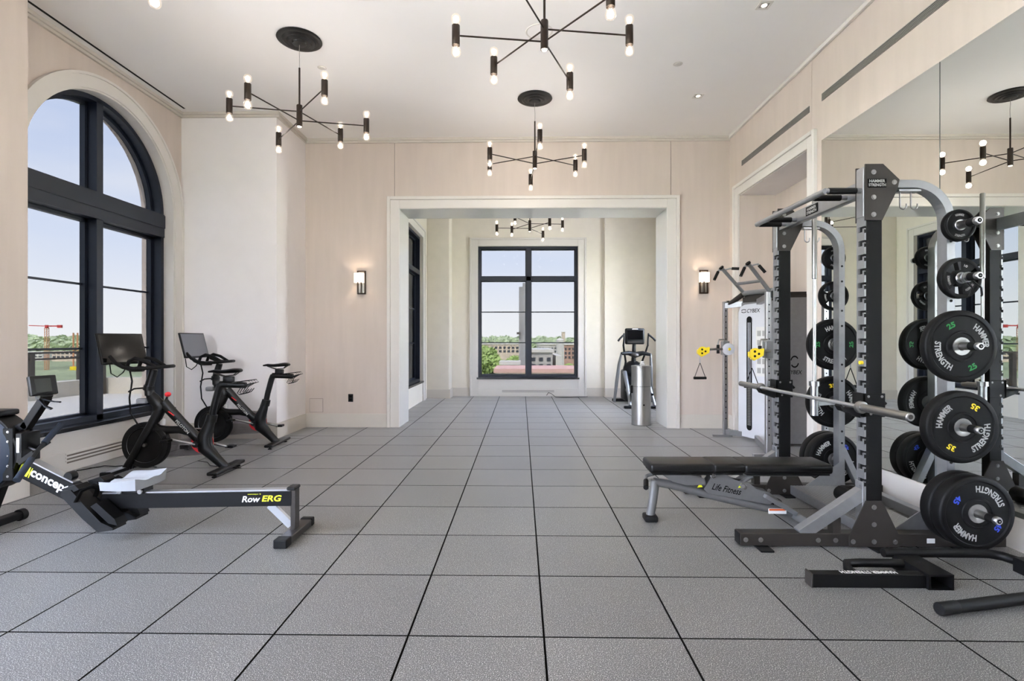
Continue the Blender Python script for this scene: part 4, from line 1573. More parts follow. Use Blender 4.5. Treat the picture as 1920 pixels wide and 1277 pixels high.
# head, arched top, side shroud
b = MB()
hp = [(2.975, 7.12), (3.17, 6.735), (3.225, 6.66), (3.58, 6.60), (3.60, 7.25), (3.05, 7.30)]
b.prism(hp, 1.83, 1.90, 'xy'); b.prism([(x * .93 + 3.3 * .07, y * .93 + 6.97 * .07) for x, y in hp], 1.90, 1.935, 'xy'); b.build('head_cap', 'grey', cm)
b = MB(); b.prism([(3.19, 6.70), (3.235, 6.640), (3.575, 6.575), (3.585, 6.61), (3.23, 6.68)], .04, 1.86, 'xy'); ss = b.build('side_shroud', 'silver', cm)
lettering('CYBEX', (3.40, 6.6005, .93), (.983, -.187, 0), (0, 0, 1), .17, 'blackprint', ss, bold=.01, shear=.2, height=.05)
b = MB()
for a0 in (.6, 3.74):
    for k in range(12):
        t0 = a0 + 2.3 * k / 12; t1 = a0 + 2.3 * (k + 1) / 12
        q = []
        for r, t in ((.05, t0), (.066, t0), (.066, t1), (.05, t1)):
            lx = .75 * r * math.cos(t)
            q.append((3.40 + lx * .983 - .0004, 6.599 - lx * .187, 1.06 + 1.15 * r * math.sin(t)))
        b._add(q, [(0, 1, 2, 3)])
b.build('emblem', 'blackprint', ss)
# two adjustable pulley columns
for (cx, cy, zt, nm) in ((2.815, 7.31, 1.86, 0), (2.82, 6.06, 1.88, 1)):
    b = MB(); b.box(cx - .028, cx + .028, cy - .028, cy + .028, .03, zt, .004, 1); colm = b.build('pulley_column', 'chrome', cm)
    for k in range(20):
        z = .25 + k * .078
        b = MB(); b.lathe([(0, .0008), (.0085, .0008)], (cx, cy - .028, z), (0, -1, 0), 10); b.build('pin_hole', 'slot', colm)
    b = MB(); b.box(cx - .17, cx + .10, cy - .02, cy + .02, 0, .03, .003, 1); b.build('column_foot', 'chrome', cm)
    b = MB(); b.obox((cx, cy, .07), (3.02, 7.05 if nm == 0 else 6.80, .07), .05, .07); b.build('base_strut', 'silver', cm)
    b = MB(); b.obox((cx, cy, zt - .06), (3.05, 7.10 if nm == 0 else 6.80, 1.82), .06, .07); b.build('top_strut', 'silver', cm)
    b = MB(); b.box(cx + .02, cx + .10, cy - .04, cy + .04, zt - .07, zt + .01, .006, 1); b.build('pulley_block', 'dkplastic', cm)
    zc_ = 1.215
    b = MB(); b.box(cx - .045, cx + .045, cy - .045, cy + .045, zc_ - .09, zc_ + .10, .004, 1); cg = b.build('carriage', 'silver', cm)
    b = MB(); b.tube([(cx - .03, cy - .05, zc_ + .12), (cx - .10, cy - .05, zc_ + .12), (cx - .115, cy - .05, zc_ + .07), (cx - .115, cy - .05, zc_ - .05)], .011, 8); b.build('carriage_handle', 'steel', cg, True)
    b = MB(); b.cyl((cx - .115, cy - .05, zc_ + .05), (cx - .115, cy - .05, zc_ - .07), .02, 12); b.build('handle_grip', 'rubber', cg, True)
    if nm == 0:
        b = MB(); b.lathe([(0, 0), (.075, 0), (.082, .01), (.082, .03), (.07, .034), (0, .034)], (cx + .02, cy - .045, zc_ - .01), (0, -1, 0), 28); b.build('dial_disc', 'silverw', cg, True)
        b = MB(); b.lathe([(0, .012), (.016, .01), (.02, 0)], (cx + .03, cy - .08, zc_ - .01), (0, -1, 0), 14); b.build('dial_button', 'yellow', cg, True)
        ax, axy = cx - .30, cy - .06
    else:
        ax, axy = cx - .16, cy - .10
    b = MB(); b.tube([(cx, cy - .06, zc_ - .01), ((cx + ax) / 2, (cy - .06 + axy) / 2, zc_ - .01), (ax + .03, axy, zc_ - .015)], .016, 10); b.build('swivel_arm', 'steel', cg, True)
    b = MB(); b.lathe([(0, -.02), (.06, -.02), (.065, -.012), (.065, .012), (.06, .02), (0, .02)], (ax - .03, axy, zc_ - .04), (0, 1, 0), 20)
    b.prism([(ax - .10, zc_ - .02), (ax + .06, zc_ + .02), (ax + .05, zc_ - .06), (ax - .05, zc_ - .115), (ax - .10, zc_ - .07)], axy - .03, axy + .03, 'xz')
    pu = b.build('pulley_housing', 'yellow', cm, True)
    b = MB()
    for k in range(3):
        a = 2 * PI * k / 3
        b.lathe([(0, .031), (.013, .031), (.015, .029)], (ax - .03 + .03 * math.cos(a), axy, zc_ - .04 + .03 * math.sin(a)), (0, -1, 0), 10)
    b.build('pulley_hole', 'slot', pu)
    hx = ax - .065
    b = MB(); b.tube([(hx, axy, zc_ - .11), (hx, axy, zc_ - .20)], .007, 8); b.build('carabiner', 'chrome', cm, True)
    ht = thing('stirrup_handle', ('black stirrup handle hanging from the far pulley of the cable machine' if nm == 0 else
                                  'black stirrup handle hanging from the near pulley, in front of the weight stack'), 'handle', (hx, axy, zc_ - .45), 0, 'stirrup handles on the cable machine')
    b = MB(); b.tube([(hx, axy, zc_ - .195), (hx - .075, axy, zc_ - .40)], .007, 8, .5); b.tube([(hx, axy, zc_ - .195), (hx + .075, axy, zc_ - .40)], .007, 8, .5); b.build('strap', 'rubber', ht)
    b = MB(); b.cyl((hx - .085, axy, zc_ - .405), (hx + .085, axy, zc_ - .405), .018, 14); b.build('grip', 'rubber', ht, True)
# pull-up arms on the top
for (x, y, x2, y2) in ((3.00, 7.08, 2.66, 7.02), (3.16, 6.72, 2.84, 6.62)):
    b = MB(); b.tube([(x, y, 1.93), (x2, y2, 2.28)], .030, 14, .7); ar = b.build('pull_up_arm', 'silver', cm, True)
    b = MB(); b.lathe([(.033, 0), (.033, .02), (0, .024)], (x2, y2, 2.28), (x2 - x, y2 - y, .35), 14); b.build('arm_cap', 'rubber', ar, True)
    for sg in (-1, 1):
        p0 = Vector((x2 + .02, y2, 2.255))
        if sg < 0:
            p = [p0, p0 + Vector((-.06, -.0, .0)), p0 + Vector((-.13, -.03, -.13))]
        else:
            p = [p0, p0 + Vector((.08, -.03, .02)), p0 + Vector((.18, -.07, .01))]
            if x > 3.1: p[2] = p0 + Vector((.16, -.06, -.09))
        b = MB(); b.tube([tuple(q) for q in p], .012, 10); hb_ = b.build('grip_bar', 'silver', ar, True)
        b = MB(); b.tube([tuple(p[1].lerp(p[2], .15)), tuple(p[2])], .019, 12); b.build('grip', 'rubber', hb_, True)
b = MB(); b.tube([(2.86, 7.05, 2.075), (3.02, 6.67, 2.075)], .02, 12); b.build('cross_tube', 'silver', cm, True)
b = MB(); b.tube([(2.97, 7.08, 1.955), (3.16, 6.72, 1.955)], .032, 12); b.build('cross_tube', 'silver', cm, True)
b = MB(); b.tube([(2.84, 7.30, 1.80), (2.90, 7.22, 1.86), (2.97, 7.10, 1.94)], .035, 12); b.build('shoulder_tube', 'grey', cm, True)
b = MB(); b.tube([(3.17, 6.71, 1.955), (3.22, 6.62, 1.95), (3.20, 6.50, 1.90)], .035, 12); b.build('shoulder_tube', 'silver', cm, True)

# ================================================================== wipes bin
wb = thing('wipes_bin', 'tall stainless steel wipes bin standing in the wide opening', 'bin', (1.885, 8.30, 0))
b = MB(); b.lathe([(0, 0), (.148, 0), (.152, .006), (.152, .02), (.149, .024), (.149, .905), (.152, .908), (.152, .925), (.146, .93), (0, .93)], (1.885, 8.30, 0), n=40); b.build('body', 'steel', wb, True)
b = MB(); b.lathe([(.1505, .605), (.1505, .611)], (1.885, 8.30, 0), n=40); b.build('seam', 'grille_d', wb)
b = MB(); b.box(1.715, 1.745, 8.25, 8.35, .50, .62, .004, 1); b.build('side_latch', 'dkplastic', wb)
b = MB(); b.lathe([(0, .004), (.013, .004), (.014, 0)], (1.895, 8.1505, .325), (0, -1, 0), 12); b.build('lock', 'blackprint', wb)
b = MB(); b.lathe([(.03, .93), (.045, .95), (.028, .965), (.035, .985), (.008, 1.0)], (1.90, 8.29, 0), n=7); b.build('wipe', 'paper', wb)

# ================================================================== elliptical in the adjoining room
el = thing('elliptical_trainer', 'silver and black elliptical trainer in the adjoining room behind the bin', 'gym machine', (2.36, 11.2, 0))
ex = 2.36
b = MB(); b.box(ex - .20, ex + .20, 10.93, 11.02, 1.24, 1.575, .03, 3); cs_ = b.build('console', 'dkplastic', el, True)
b = MB(); b.box(ex - .16, ex + .16, 10.925, 10.931, 1.34, 1.53); b.build('screen', 'screen', cs_)
b = MB(); b.box(ex - .06, ex + .06, 10.925, 10.931, 1.55, 1.562); b.build('brand_strip', 'white', cs_)
b = MB(); b.box(ex - .15, ex + .15, 10.924, 10.931, 1.275, 1.30); b.build('key_row', 'grey', cs_)
b = MB(); b.tube([(ex, 11.02, 1.30), (ex, 11.06, 1.0), (ex, 11.10, .5), (ex, 11.15, .12)], [.035, .045, .07, .09], 12); b.build('mast', 'dkplastic', el, True)
b = MB(); b.tube([(ex - .30, 10.85, 1.05), (ex - .15, 10.90, 1.06), (ex, 10.95, 1.02), (ex + .15, 10.90, 1.06), (ex + .30, 10.85, 1.03)], [.03, .045, .065, .045, .03], 12); b.build('cup_tray', 'dkplastic', el, True)
b = MB(); b.sphere((ex - .02, 10.86, 1.02), .06, sc=(1.4, .7, .8)); b.build('tray_hub', 'grey', el, True)
for sg in (-1, 1):
    b = MB(); b.tube([(ex + sg * .25, 10.82, 1.47), (ex + sg * .245, 10.84, 1.35), (ex + sg * .25, 10.88, 1.22), (ex + sg * .22, 10.95, 1.08), (ex + sg * .17, 11.05, .88), (ex + sg * .20, 11.10, .60)], [.016, .018, .02, .02, .022, .026], 10)
    hnd = b.build('swing_handle', 'dkplastic', el, True)
    b = MB(); b.tube([(ex + sg * .25, 10.82, 1.44), (ex + sg * .33, 10.78, 1.37), (ex + sg * .38, 10.76, 1.31)], .020, 10); b.build('grip', 'rubber', hnd, True)
    b = MB(); b.tube([(ex + sg * .30, 10.85, 1.04), (ex + sg * .33, 10.95, .82), (ex + sg * .36, 11.05, .45), (ex + sg * .40, 11.1, .03)], [.03, .045, .05, .04], 12, .7); b.build('side_frame', 'silver', el, True)
    b = MB(); b.tube([(ex + sg * .20, 11.0, .66), (ex + sg * .22, 10.6, .38), (ex + sg * .24, 10.25, .05)], [.045, .036, .03], 12); b.build('rear_leg', 'silver', el, True)
    b = MB(); b.box(ex + sg * .14 - .07, ex + sg * .14 + .07, 10.25, 10.62, .25, .29, .01, 2); b.build('foot_pedal', 'rubber', el, True)
    b = MB(); b.obox((ex + sg * .14, 10.3, .24), (ex + sg * .17, 11.15, .30), .05, .05); b.build('pedal_arm', 'dkplastic', el)
b = MB(); b.sphere((ex, 11.12, .70), .2, sc=(1.1, 1, 1.0)); b.box(ex - .20, ex + .20, 11.0, 11.5, .05, .70, .05, 3); b.build('drive_housing', 'dkplastic', el, True)
b = MB(); b.box(ex - .38, ex + .38, 11.42, 11.50, .0, .06, .01, 1); b.build('front_foot', 'rubber', el)
b = MB(); b.box(ex - .36, ex + .36, 10.22, 10.29, .0, .05, .01, 1); b.build('rear_foot', 'rubber', el)


# ================================================================== exercise bikes
def make_bike(label, loc, rz):
    t = thing('exercise_bike', label, 'exercise bike', loc, rz, 'black exercise bikes by the arched window')
    T = world_of(t)

    def W(p):
        return tuple(T @ Vector(p))

    def tb(pts, r, n=12, flat=1.0, fa=None):
        b = MB()
        ax = None
        if fa: ax = tuple(T.to_3x3() @ Vector(fa))
        b.tube([W(p) for p in pts], r, n, flat, ax)
        return b

    def bx(x0, x1, y0, y1, z0, z1, bev=0.0, seg=2):
        b = MB(); b.box(x0, x1, y0, y1, z0, z1, bev, seg); b.bm.transform(T); return b

    # frame tubes
    fa = (0, 1, 0)
    b = tb([(-.20, 0, .70), (-.10, 0, .585), (.02, 0, .455), (.14, 0, .335)], [.052, .050, .047, .050], 16, .75, fa); dn = b.build('down_tube', 'bike', t, True)
    b = tb([(-.345, 0, .80), (-.30, 0, .74), (-.235, 0, .665), (-.27, 0, .56), (-.36, 0, .40), (-.46, 0, .20), (-.545, 0, .045)], [.040, .058, .070, .052, .024, .018, .030], 16, .72, fa); b.build('front_fork', 'bike', t, True)
    b = tb([(-.30, 0, .435), (-.18, 0, .425), (-.04, 0, .425), (.08, 0, .400), (.16, 0, .33)], [.046, .040, .038, .044, .05], 14, .75, fa); b.build('cross_tube', 'bike', t, True)
    b = tb([(.275, 0, .57), (.25, 0, .47), (.205, 0, .35), (.215, 0, .24), (.30, 0, .155), (.385, 0, .07), (.42, 0, .04)], [.045, .052, .072, .076, .054, .045, .04], 16, .72, fa); b.build('seat_tube', 'bike', t, True)
    b = tb([(.268, 0, .505), (.284, 0, .578)], [.050, .050], 16); b.build('seat_collar', 'dkplastic', t, True)
    b = tb([(.283, 0, .57), (.30, 0, .66), (.345, 0, .83), (.362, 0, .873), (.395, 0, .886), (.45, 0, .884)], [.033, .033, .034, .036, .036, .034], 14); b.build('seat_post', 'bike', t, True)
    b = tb([(.36, 0, .884), (.615, 0, .872)], [.034, .031], 12); b.build('seat_slider', 'bike', t, True)
    # saddle
    b = MB()
    secs = [(.245, .016, 1.012, .012), (.30, .020, 1.020, .020), (.37, .032, 1.014, .024), (.44, .060, 1.020, .028), (.50, .078, 1.028, .032), (.55, .066, 1.028, .028), (.57, .035, 1.022, .016)]
    rings = []
    for (x, hw, z, th) in secs:
        rings.append([b.bm.verts.new(W((x, hw * math.cos(2 * PI * k / 14), z + (th if math.sin(2 * PI * k / 14) < 0 else th * .55) * math.sin(2 * PI * k / 14)))) for k in range(14)])
    for A, B_ in zip(rings[:-1], rings[1:]):
        for k in range(14):
            b.bm.faces.new([A[k], A[(k + 1) % 14], B_[(k + 1) % 14], B_[k]])
    b.bm.faces.new(rings[0]); b.bm.faces.new(list(reversed(rings[-1])))
    b.build('saddle', 'vinyl', t, True)
    b = tb([(.30, .018, 1.00), (.40, .022, .965), (.50, .022, .975), (.54, .03, 1.005)], .005, 8); b.build('saddle_rail', 'grey', t, True)
    b = tb([(.30, -.018, 1.00), (.40, -.022, .965), (.50, -.022, .975), (.54, -.03, 1.005)], .005, 8); b.build('saddle_rail', 'grey', t, True)
    b = bx(.40, .49, -.035, .035, .905, .962, .008); b.build('saddle_clamp', 'dkplastic', t, True)
    # weight cage of bent wire behind the saddle
    cg = bx(.50, .56, -.05, .05, .895, .91, .003, 1).build('weight_cage', 'dkplastic', t)
    for yy in (-.085, -.03, .03, .085):
        b = tb([(.52, yy * .6, .905), (.60, yy, .915), (.68, yy, .925), (.705, yy, .90), (.66, yy, .885), (.60, yy, .85), (.57, yy, .80), (.59, yy, .785), (.63, yy, .80), (.66, yy, .835)], .004, 6); b.build('cage_wire', 'dkplastic', cg, True)
    b = tb([(.68, -.085, .925), (.68, .085, .925)], .004, 6); b.build('cage_wire', 'dkplastic', cg)
    b = tb([(.59, -.085, .785), (.59, .085, .785)], .004, 6); b.build('cage_wire', 'dkplastic', cg)
    # handlebar post
    b = tb([(-.335, 0, .775), (-.345, 0, .86), (-.315, 0, .97), (-.295, 0, 1.035)], [.046, .041, .038, .036], 14); b.build('handlebar_post', 'bike', t, True)
    b = tb([(-.35, 0, .825), (-.342, 0, .872)], [.050, .048], 14); b.build('post_collar', 'dkplastic', t, True)
    b = tb([(-.38, -.03, .85), (-.45, -.06, .845), (-.50, -.07, .815)], .008, 8); b.build('clamp_lever', 'dkplastic', t, True)
    # handlebar: wide loop with upright horns
    lp = []
    for k in range(17):
        a = 2 * PI * k / 16
        lp.append((-.31 + .155 * math.cos(a), .235 * math.sin(a), 1.052 + .012 * math.cos(a)))
    b = tb(lp, .0175, 10); hb1 = b.build('handlebar', 'rubber', t, True)
    for sg in (-1, 1):
        b = tb([(-.33, sg * .225, 1.052), (-.45, sg * .215, 1.065), (-.53, sg * .20, 1.105), (-.585, sg * .185, 1.155), (-.60, sg * .18, 1.17)], [.0175, .018, .018, .0185, .018], 10); b.build('handlebar_horn', 'rubber', hb1, True)
        b = tb([(-.22, sg * .08, 1.055), (-.33, sg * .085, 1.125), (-.42, sg * .09, 1.15), (-.48, sg * .09, 1.12), (-.50, sg * .09, 1.06)], .0175, 10); b.build('inner_bar', 'rubber', hb1, True)
    b = tb([(-.40, 0, 1.04), (-.52, 0, 1.035), (-.60, 0, 1.07), (-.66, 0, 1.14)], [.028, .026, .024, .022], 12); b.build('screen_arm', 'dkplastic', t, True)
    # flywheel
    c = (-.368, -.0, .278)
    dirw = tuple(T.to_3x3() @ Vector((0, -1, 0)))
    b = MB(); b.lathe([(0, .012), (.08, .012), (.10, .024), (.168, .024), (.172, .030), (.224, .030), (.229, .024), (.229, -.024), (.224, -.030), (.172, -.030), (.168, -.024), (.10, -.024), (0, -.012)], W(c), dirw, 56); fw = b.build('flywheel', 'dkplastic', t, True)
    b = MB(); b.lathe([(.170, .0245), (.176, .0312)], W(c), dirw, 56); b.build('flywheel_stripe', 'alu', fw, True)
    b = MB(); b.lathe([(0, .045), (.016, .045), (.02, .012)], W(c), dirw, 16); b.build('axle_nut', 'steel', fw, True)
    for sg in (-1, 1):
        b = tb([(-.232, sg * .030, .63), (-.30, sg * .046, .49), (-.40, sg * .050, .31), (-.49, sg * .046, .145), (-.552, sg * .040, .045)], [.040, .036, .034, .033, .034], 12, .38, (0, 1, 0))
        b.build('fork_blade', 'bike', t, True)
    b = bx(-.33, -.22, .035, .085, .455, .535, .02, 3); b.build('brake_cover', 'gleam_w', t, True)  # white colour paints the backlit gleam of a cover
    b = bx(-.46, -.36, -.035, .035, .69, .745, .018, 2); b.build('gleam_cover', 'seatgrey', t, True)  # grey block standing in for another gleaming, backlit cover
    # belt guard with crank ring
    b = MB(); gpoly = [(-.36, .12), (.20, .155), (.255, .22), (.255, .37), (.20, .425), (.10, .425), (-.36, .44), (-.40, .28)]
    b.prism(gpoly, .062, .066, 'xz'); b.bm.transform(T); b.build('belt_guard', 'clearplastic', t)
    b = MB()
    for q in range(len(gpoly)):
        p, q2 = gpoly[q], gpoly[(q + 1) % len(gpoly)]
        b.tube([W((p[0], .066, p[1])), W((q2[0], .066, q2[1]))], .006, 6)
    b.build('guard_rim', 'grille', t, True)
    cc = W((.155, .05, .29))
    b = MB(); b.lathe([(.085, -.004), (.112, -.004), (.112, .004), (.085, .004), (.085, -.004)], cc, dirw, 36); b.build('crank_ring', 'red', t, True)
    # cranks and pedals
    b = tb([(.155, -.07, .29), (-.075, -.085, .345)], [.017, .013], 10); ck = b.build('crank', 'steel', t, True)
    b = bx(-.135, -.055, -.175, -.09, .325, .352, .006, 1); b.build('pedal', 'dkplastic', ck)
    b = tb([(-.135, -.13, .34), (-.12, -.13, .385), (-.08, -.13, .392)], .012, 8, .5); b.build('toe_clip', 'dkplastic', ck)
    b = tb([(.155, .085, .29), (.385, .09, .235)], [.017, .013], 10); ck = b.build('crank', 'steel', t, True)
    b = bx(.355, .435, .10, .19, .215, .242, .006, 1); b.build('pedal', 'dkplastic', ck)
    b = tb([(.155, -.085, .29), (.155, .09, .29)], .03, 14); b.build('bottom_bracket', 'dkplastic', t, True)
    # stabilisers
    b = bx(.375, .475, -.29, .29, .028, .060, .012, 3); rs = b.build('rear_stabilizer', 'bike', t, True)
    b = bx(-.62, -.52, -.27, .27, .028, .060, .012, 3); fs = b.build('front_stabilizer', 'bike', t, True)
    b = bx(-.615, -.525, -.30, -.265, .02, .07, .008, 2); b.build('transport_wheel', 'rubber', fs, True)
    for (x, p) in ((.425, rs), (-.57, fs)):
        for yy in (-.235, .235):
            b = MB(); b.lathe([(0, 0), (.022, 0), (.024, .004), (.02, .012), (.008, .014), (.008, .03)], W((x, yy, 0)), (0, 0, 1), 14); b.build('levelling_foot', 'rubber', p, True)
    b = bx(-.600, -.535, -.268, .10, .0605, .0625); b.build('top_strip', 'alu', fs)
    # resistance knob
    b = tb([(-.185, 0, .70), (-.165, 0, .755)], [.016, .010], 10); kb = b.build('resistance_stem', 'dkplastic', t, True)
    b = MB(); b.sphere(W((-.158, 0, .783)), .030, sc=(1, 1, .85)); b.build('resistance_knob', 'red', t, True)
    # name print on both sides of the down tube
    for sg in (-1, 1):
        xd = Vector((.70, 0, -.714)) * (1 if sg < 0 else -1)
        yd = Vector((.714, 0, .70))
        R3 = T.to_3x3()
        org = Vector(W((-.012, sg * .0375, .482)))
        lettering('PELOTON', org + R3 @ Vector((.02, sg * .004, -.02)), R3 @ xd, R3 @ yd, .175, 'white', dn, bold=.012, height=.030)
        b = MB()
        c0 = Vector((-.105, sg * .0425, .588))
        for k in range(3):
            s_ = Vector((.024 * (k - 1), 0, -.018 * (k - 1)))
            b.tube([W(c0 + s_ * .6 + Vector((-.010, 0, .016))), W(c0 + s_ * .6 + Vector((.020, 0, -.004)))], .0058, 6)
        b.build('emblem', 'red', dn)
    # cable from the handlebar to the flywheel
    b = tb([(-.50, -.05, 1.03), (-.47, -.06, .92), (-.50, -.055, .75), (-.49, -.05, .60), (-.43, -.04, .49), (-.40, -.035, .47)], .008, 8); b.build('power_cable', 'rubber', t, True)
    b = tb([(-.66, -.10, 1.10), (-.64, -.11, 1.0), (-.58, -.11, .965), (-.53, -.10, 1.01), (-.52, -.08, 1.05)], .0055, 8); b.build('screen_cable', 'rubber', t, True)
    return t


def bike_screen(t, cx, cz, yaw, tilt, m='screen'):
    """tablet screen part; yaw turns it about Z, tilt leans the top back"""
    R = world_of(t) @ Matrix.Translation((cx, 0, cz)) @ Matrix.Rotation(yaw, 4, 'Z') @ Matrix.Rotation(-tilt, 4, 'Y')
    b = MB(); b.box(-.022, .0, -.228, .228, -.160, .160, .008, 2); b.bm.transform(R); s = b.build('tablet', 'dkplastic', t, True)
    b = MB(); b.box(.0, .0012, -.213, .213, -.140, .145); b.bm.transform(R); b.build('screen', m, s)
    b = MB(); b.box(-.06, -.02, -.05, .05, -.06, .06, .01, 2); b.bm.transform(R); b.build('tablet_mount', 'dkplastic', s, True)


bike1 = make_bike('black exercise bike with a red knob, nearer the camera, its screen dark', (-3.40, 5.25, 0), 0.05)
bike_screen(bike1, -.60, 1.245, -.36, .30)
bike2 = make_bike('black exercise bike with a pale grey screen, farther back beside the pier', (-3.49, 6.56, 0), 0.05)
bike_screen(bike2, -.60, 1.265, -.10, .26, 'screen_pale')

# ================================================================== rowing machine
RY = 3.56
row = thing('rowing_machine', 'black rowing machine with a grey seat and a long metal rail at the left', 'rowing machine', (-2.4, RY, 0))


def zr(x):      # rail underside height
    return .185 + (x + 2.75) * .022


b = MB(); b.prism([(-2.80, zr(-2.8)), (-1.50, zr(-1.5)), (-1.50, zr(-1.5) + .098), (-2.80, zr(-2.8) + .098)], RY - .038, RY + .038, 'xz'); rl = b.build('rail', 'powder', row)
b = MB(); b.prism([(-2.80, zr(-2.8) + .098), (-1.50, zr(-1.5) + .098), (-1.50, zr(-1.5) + .108), (-2.80, zr(-2.8) + .108)], RY - .028, RY + .028, 'xz'); b.build('rail_track', 'alu', row)
lettering('Row', (-1.772, RY - .0385, zr(-1.8) + .050), (1, 0, .022), (0, 0, 1), .125, 'white', rl, bold=.02, shear=.2, height=.042)
lettering('ERG', (-1.632, RY - .0385, zr(-1.67) + .053), (1, 0, .022), (0, 0, 1), .135, 'lime', rl, bold=.025, shear=.2, height=.042)
lettering('concept 2', (-1.75, RY - .0385, zr(-1.8) + .083), (1, 0, .022), (0, 0, 1), .09, 'lime', rl, bold=.01, height=.010)
b = MB(); b.prism([(-1.505, .05), (-1.475, .05), (-1.475, .325), (-1.505, .325)], RY - .035, RY + .035, 'xz'); b.build('rear_leg', 'grey', row)
b = MB(); b.obox((-1.66, RY, zr(-1.66)), (-1.515, RY, .07), .05, .028, up=(0, 1, 0)); b.build('leg_brace', 'alu', row)
b = MB(); b.box(-1.525, -1.445, RY - .22, RY + .20, .0, .05, .006, 2); ft_ = b.build('rear_foot', 'grey', row)
for sg in (-1, 1):
    b = MB(); b.box(-1.528, -1.442, RY + (-.24 if sg < 0 else .17), RY + (-.16 if sg < 0 else .22), 0, .056, .006, 2); b.build('foot_cap', 'rubber', ft_)
b = MB(); b.box(-1.53, -1.47, RY - .045, RY + .045, .315, .338, .006, 1); b.build('rail_end_cap', 'dkplastic', row)
# seat
b = MB()
n_x, n_y = 10, 12
grid = []
for i in range(n_x + 1):
    for j in range(n_y + 1):
        s_ = -1 + 2 * i / n_x; r_ = -1 + 2 * j / n_y
        x = -2.60 + .135 * s_ * (1 - .10 * r_ * r_)
        y = RY + .165 * r_ * (1 - .06 * s_ * s_)
        z = .378 + .020 * (r_ * r_) + .018 * max(0, s_) - .014 * math.exp(-((abs(r_) - .45) / .25) ** 2) * (1 - s_ * .3)
        grid.append(b.bm.verts.new((x, y, z)))
low = []
for i in range(n_x + 1):
    for j in range(n_y + 1):
        v = grid[i * (n_y + 1) + j].co
        low.append(b.bm.verts.new((v.x * .97 - 2.60 * .03 + .0, RY + (v.y - RY) * .95, .338)))
W1 = n_y + 1
for i in range(n_x):
    for j in range(n_y):
        b.bm.faces.new([grid[i * W1 + j], grid[(i + 1) * W1 + j], grid[(i + 1) * W1 + j + 1], grid[i * W1 + j + 1]])
        b.bm.faces.new([low[i * W1 + j], low[i * W1 + j + 1], low[(i + 1) * W1 + j + 1], low[(i + 1) * W1 + j]])
for i in range(n_x):
    for j in (0, n_y):
        b.bm.faces.new([grid[i * W1 + j], grid[(i + 1) * W1 + j], low[(i + 1) * W1 + j], low[i * W1 + j]])
for j in range(n_y):
    for i in (0, n_x):
        b.bm.faces.new([grid[i * W1 + j], grid[i * W1 + j + 1], low[i * W1 + j + 1], low[i * W1 + j]])
st_ = b.build('seat', 'seatgrey', row, True)
b = MB(); b.box(-2.68, -2.50, RY - .05, RY + .05, .290, .340, .006, 1); b.build('seat_carriage', 'dkplastic', st_)
for x in (-2.66, -2.52):
    b = MB(); b.cyl((x, RY - .06, .307), (x, RY + .06, .307), .016, 12); b.build('roller', 'steel', st_, True)
# front frame leg with the name, alloy track on top
A0, A1 = (-2.73, .150), (-3.385, .472)
b = MB(); b.obox((A0[0], RY, A0[1]), (A1[0], RY, A1[1]), .072, .125, bev=.006); fl_ = b.build('front_beam', 'powder', row)
dv = Vector((A1[0] - A0[0], 0, A1[1] - A0[1])).normalized(); nv = Vector((-dv.z, 0, dv.x)); nv = nv if nv.z > 0 else -nv
mid_ = Vector(((A0[0] + A1[0]) / 2, RY, (A0[1] + A1[1]) / 2))
b = MB(); b.obox(tuple(mid_ + dv * (-.03) + nv * .067), tuple(mid_ + dv * .30 + nv * .067), .06, .010); b.build('beam_track', 'alu', row)
b = MB(); b.box(0, 1, 0, 1, 0, 1); b.bm.clear()
b.lathe([(0, 0), (.03, .0), (.033, .006), (.033, .05), (.028, .056), (0, .056)], tuple(mid_ + dv * .02 + nv * .085 + Vector((0, -.028, 0))), (0, 1, 0), 18); b.build('roller_block', 'dkplastic', row, True)
lettering('concept', tuple(mid_ + dv * .112 + Vector((0, -.037, 0)) + nv * .002), tuple(-dv), tuple(nv), .285, 'white', fl_, bold=.03, height=.075)
sq = mid_ + dv * .295 + Vector((0, -.037, 0))
b = MB()
e1, e2 = -dv * .042, nv * .036
b._add([sq - e1 - e2, sq + e1 - e2, sq + e1 + e2, sq - e1 + e2], [(0, 1, 2, 3)]); b.build('emblem_square', 'lime', fl_)
b = MB(); b.lathe([(0, .001), (.026, .001)], tuple(sq - e1 * .25), (0, -1, 0), 20); b.build('emblem_dot', 'blackprint', fl_)
b = MB(); q0 = sq + e1 * .75
b._add([q0 - e1 * .12 - e2 + Vector((0, -.001, 0)), q0 + e1 * .12 - e2 + Vector((0, -.001, 0)), q0 + e1 * .02 + Vector((0, -.001, 0)), q0 + e1 * .12 + e2 + Vector((0, -.001, 0)), q0 - e1 * .12 + e2 + Vector((0, -.001, 0)), q0 - e1 * .02 + Vector((0, -.001, 0))], [(0, 1, 2, 3, 4, 5)]); b.build('emblem_bar', 'blackprint', fl_)
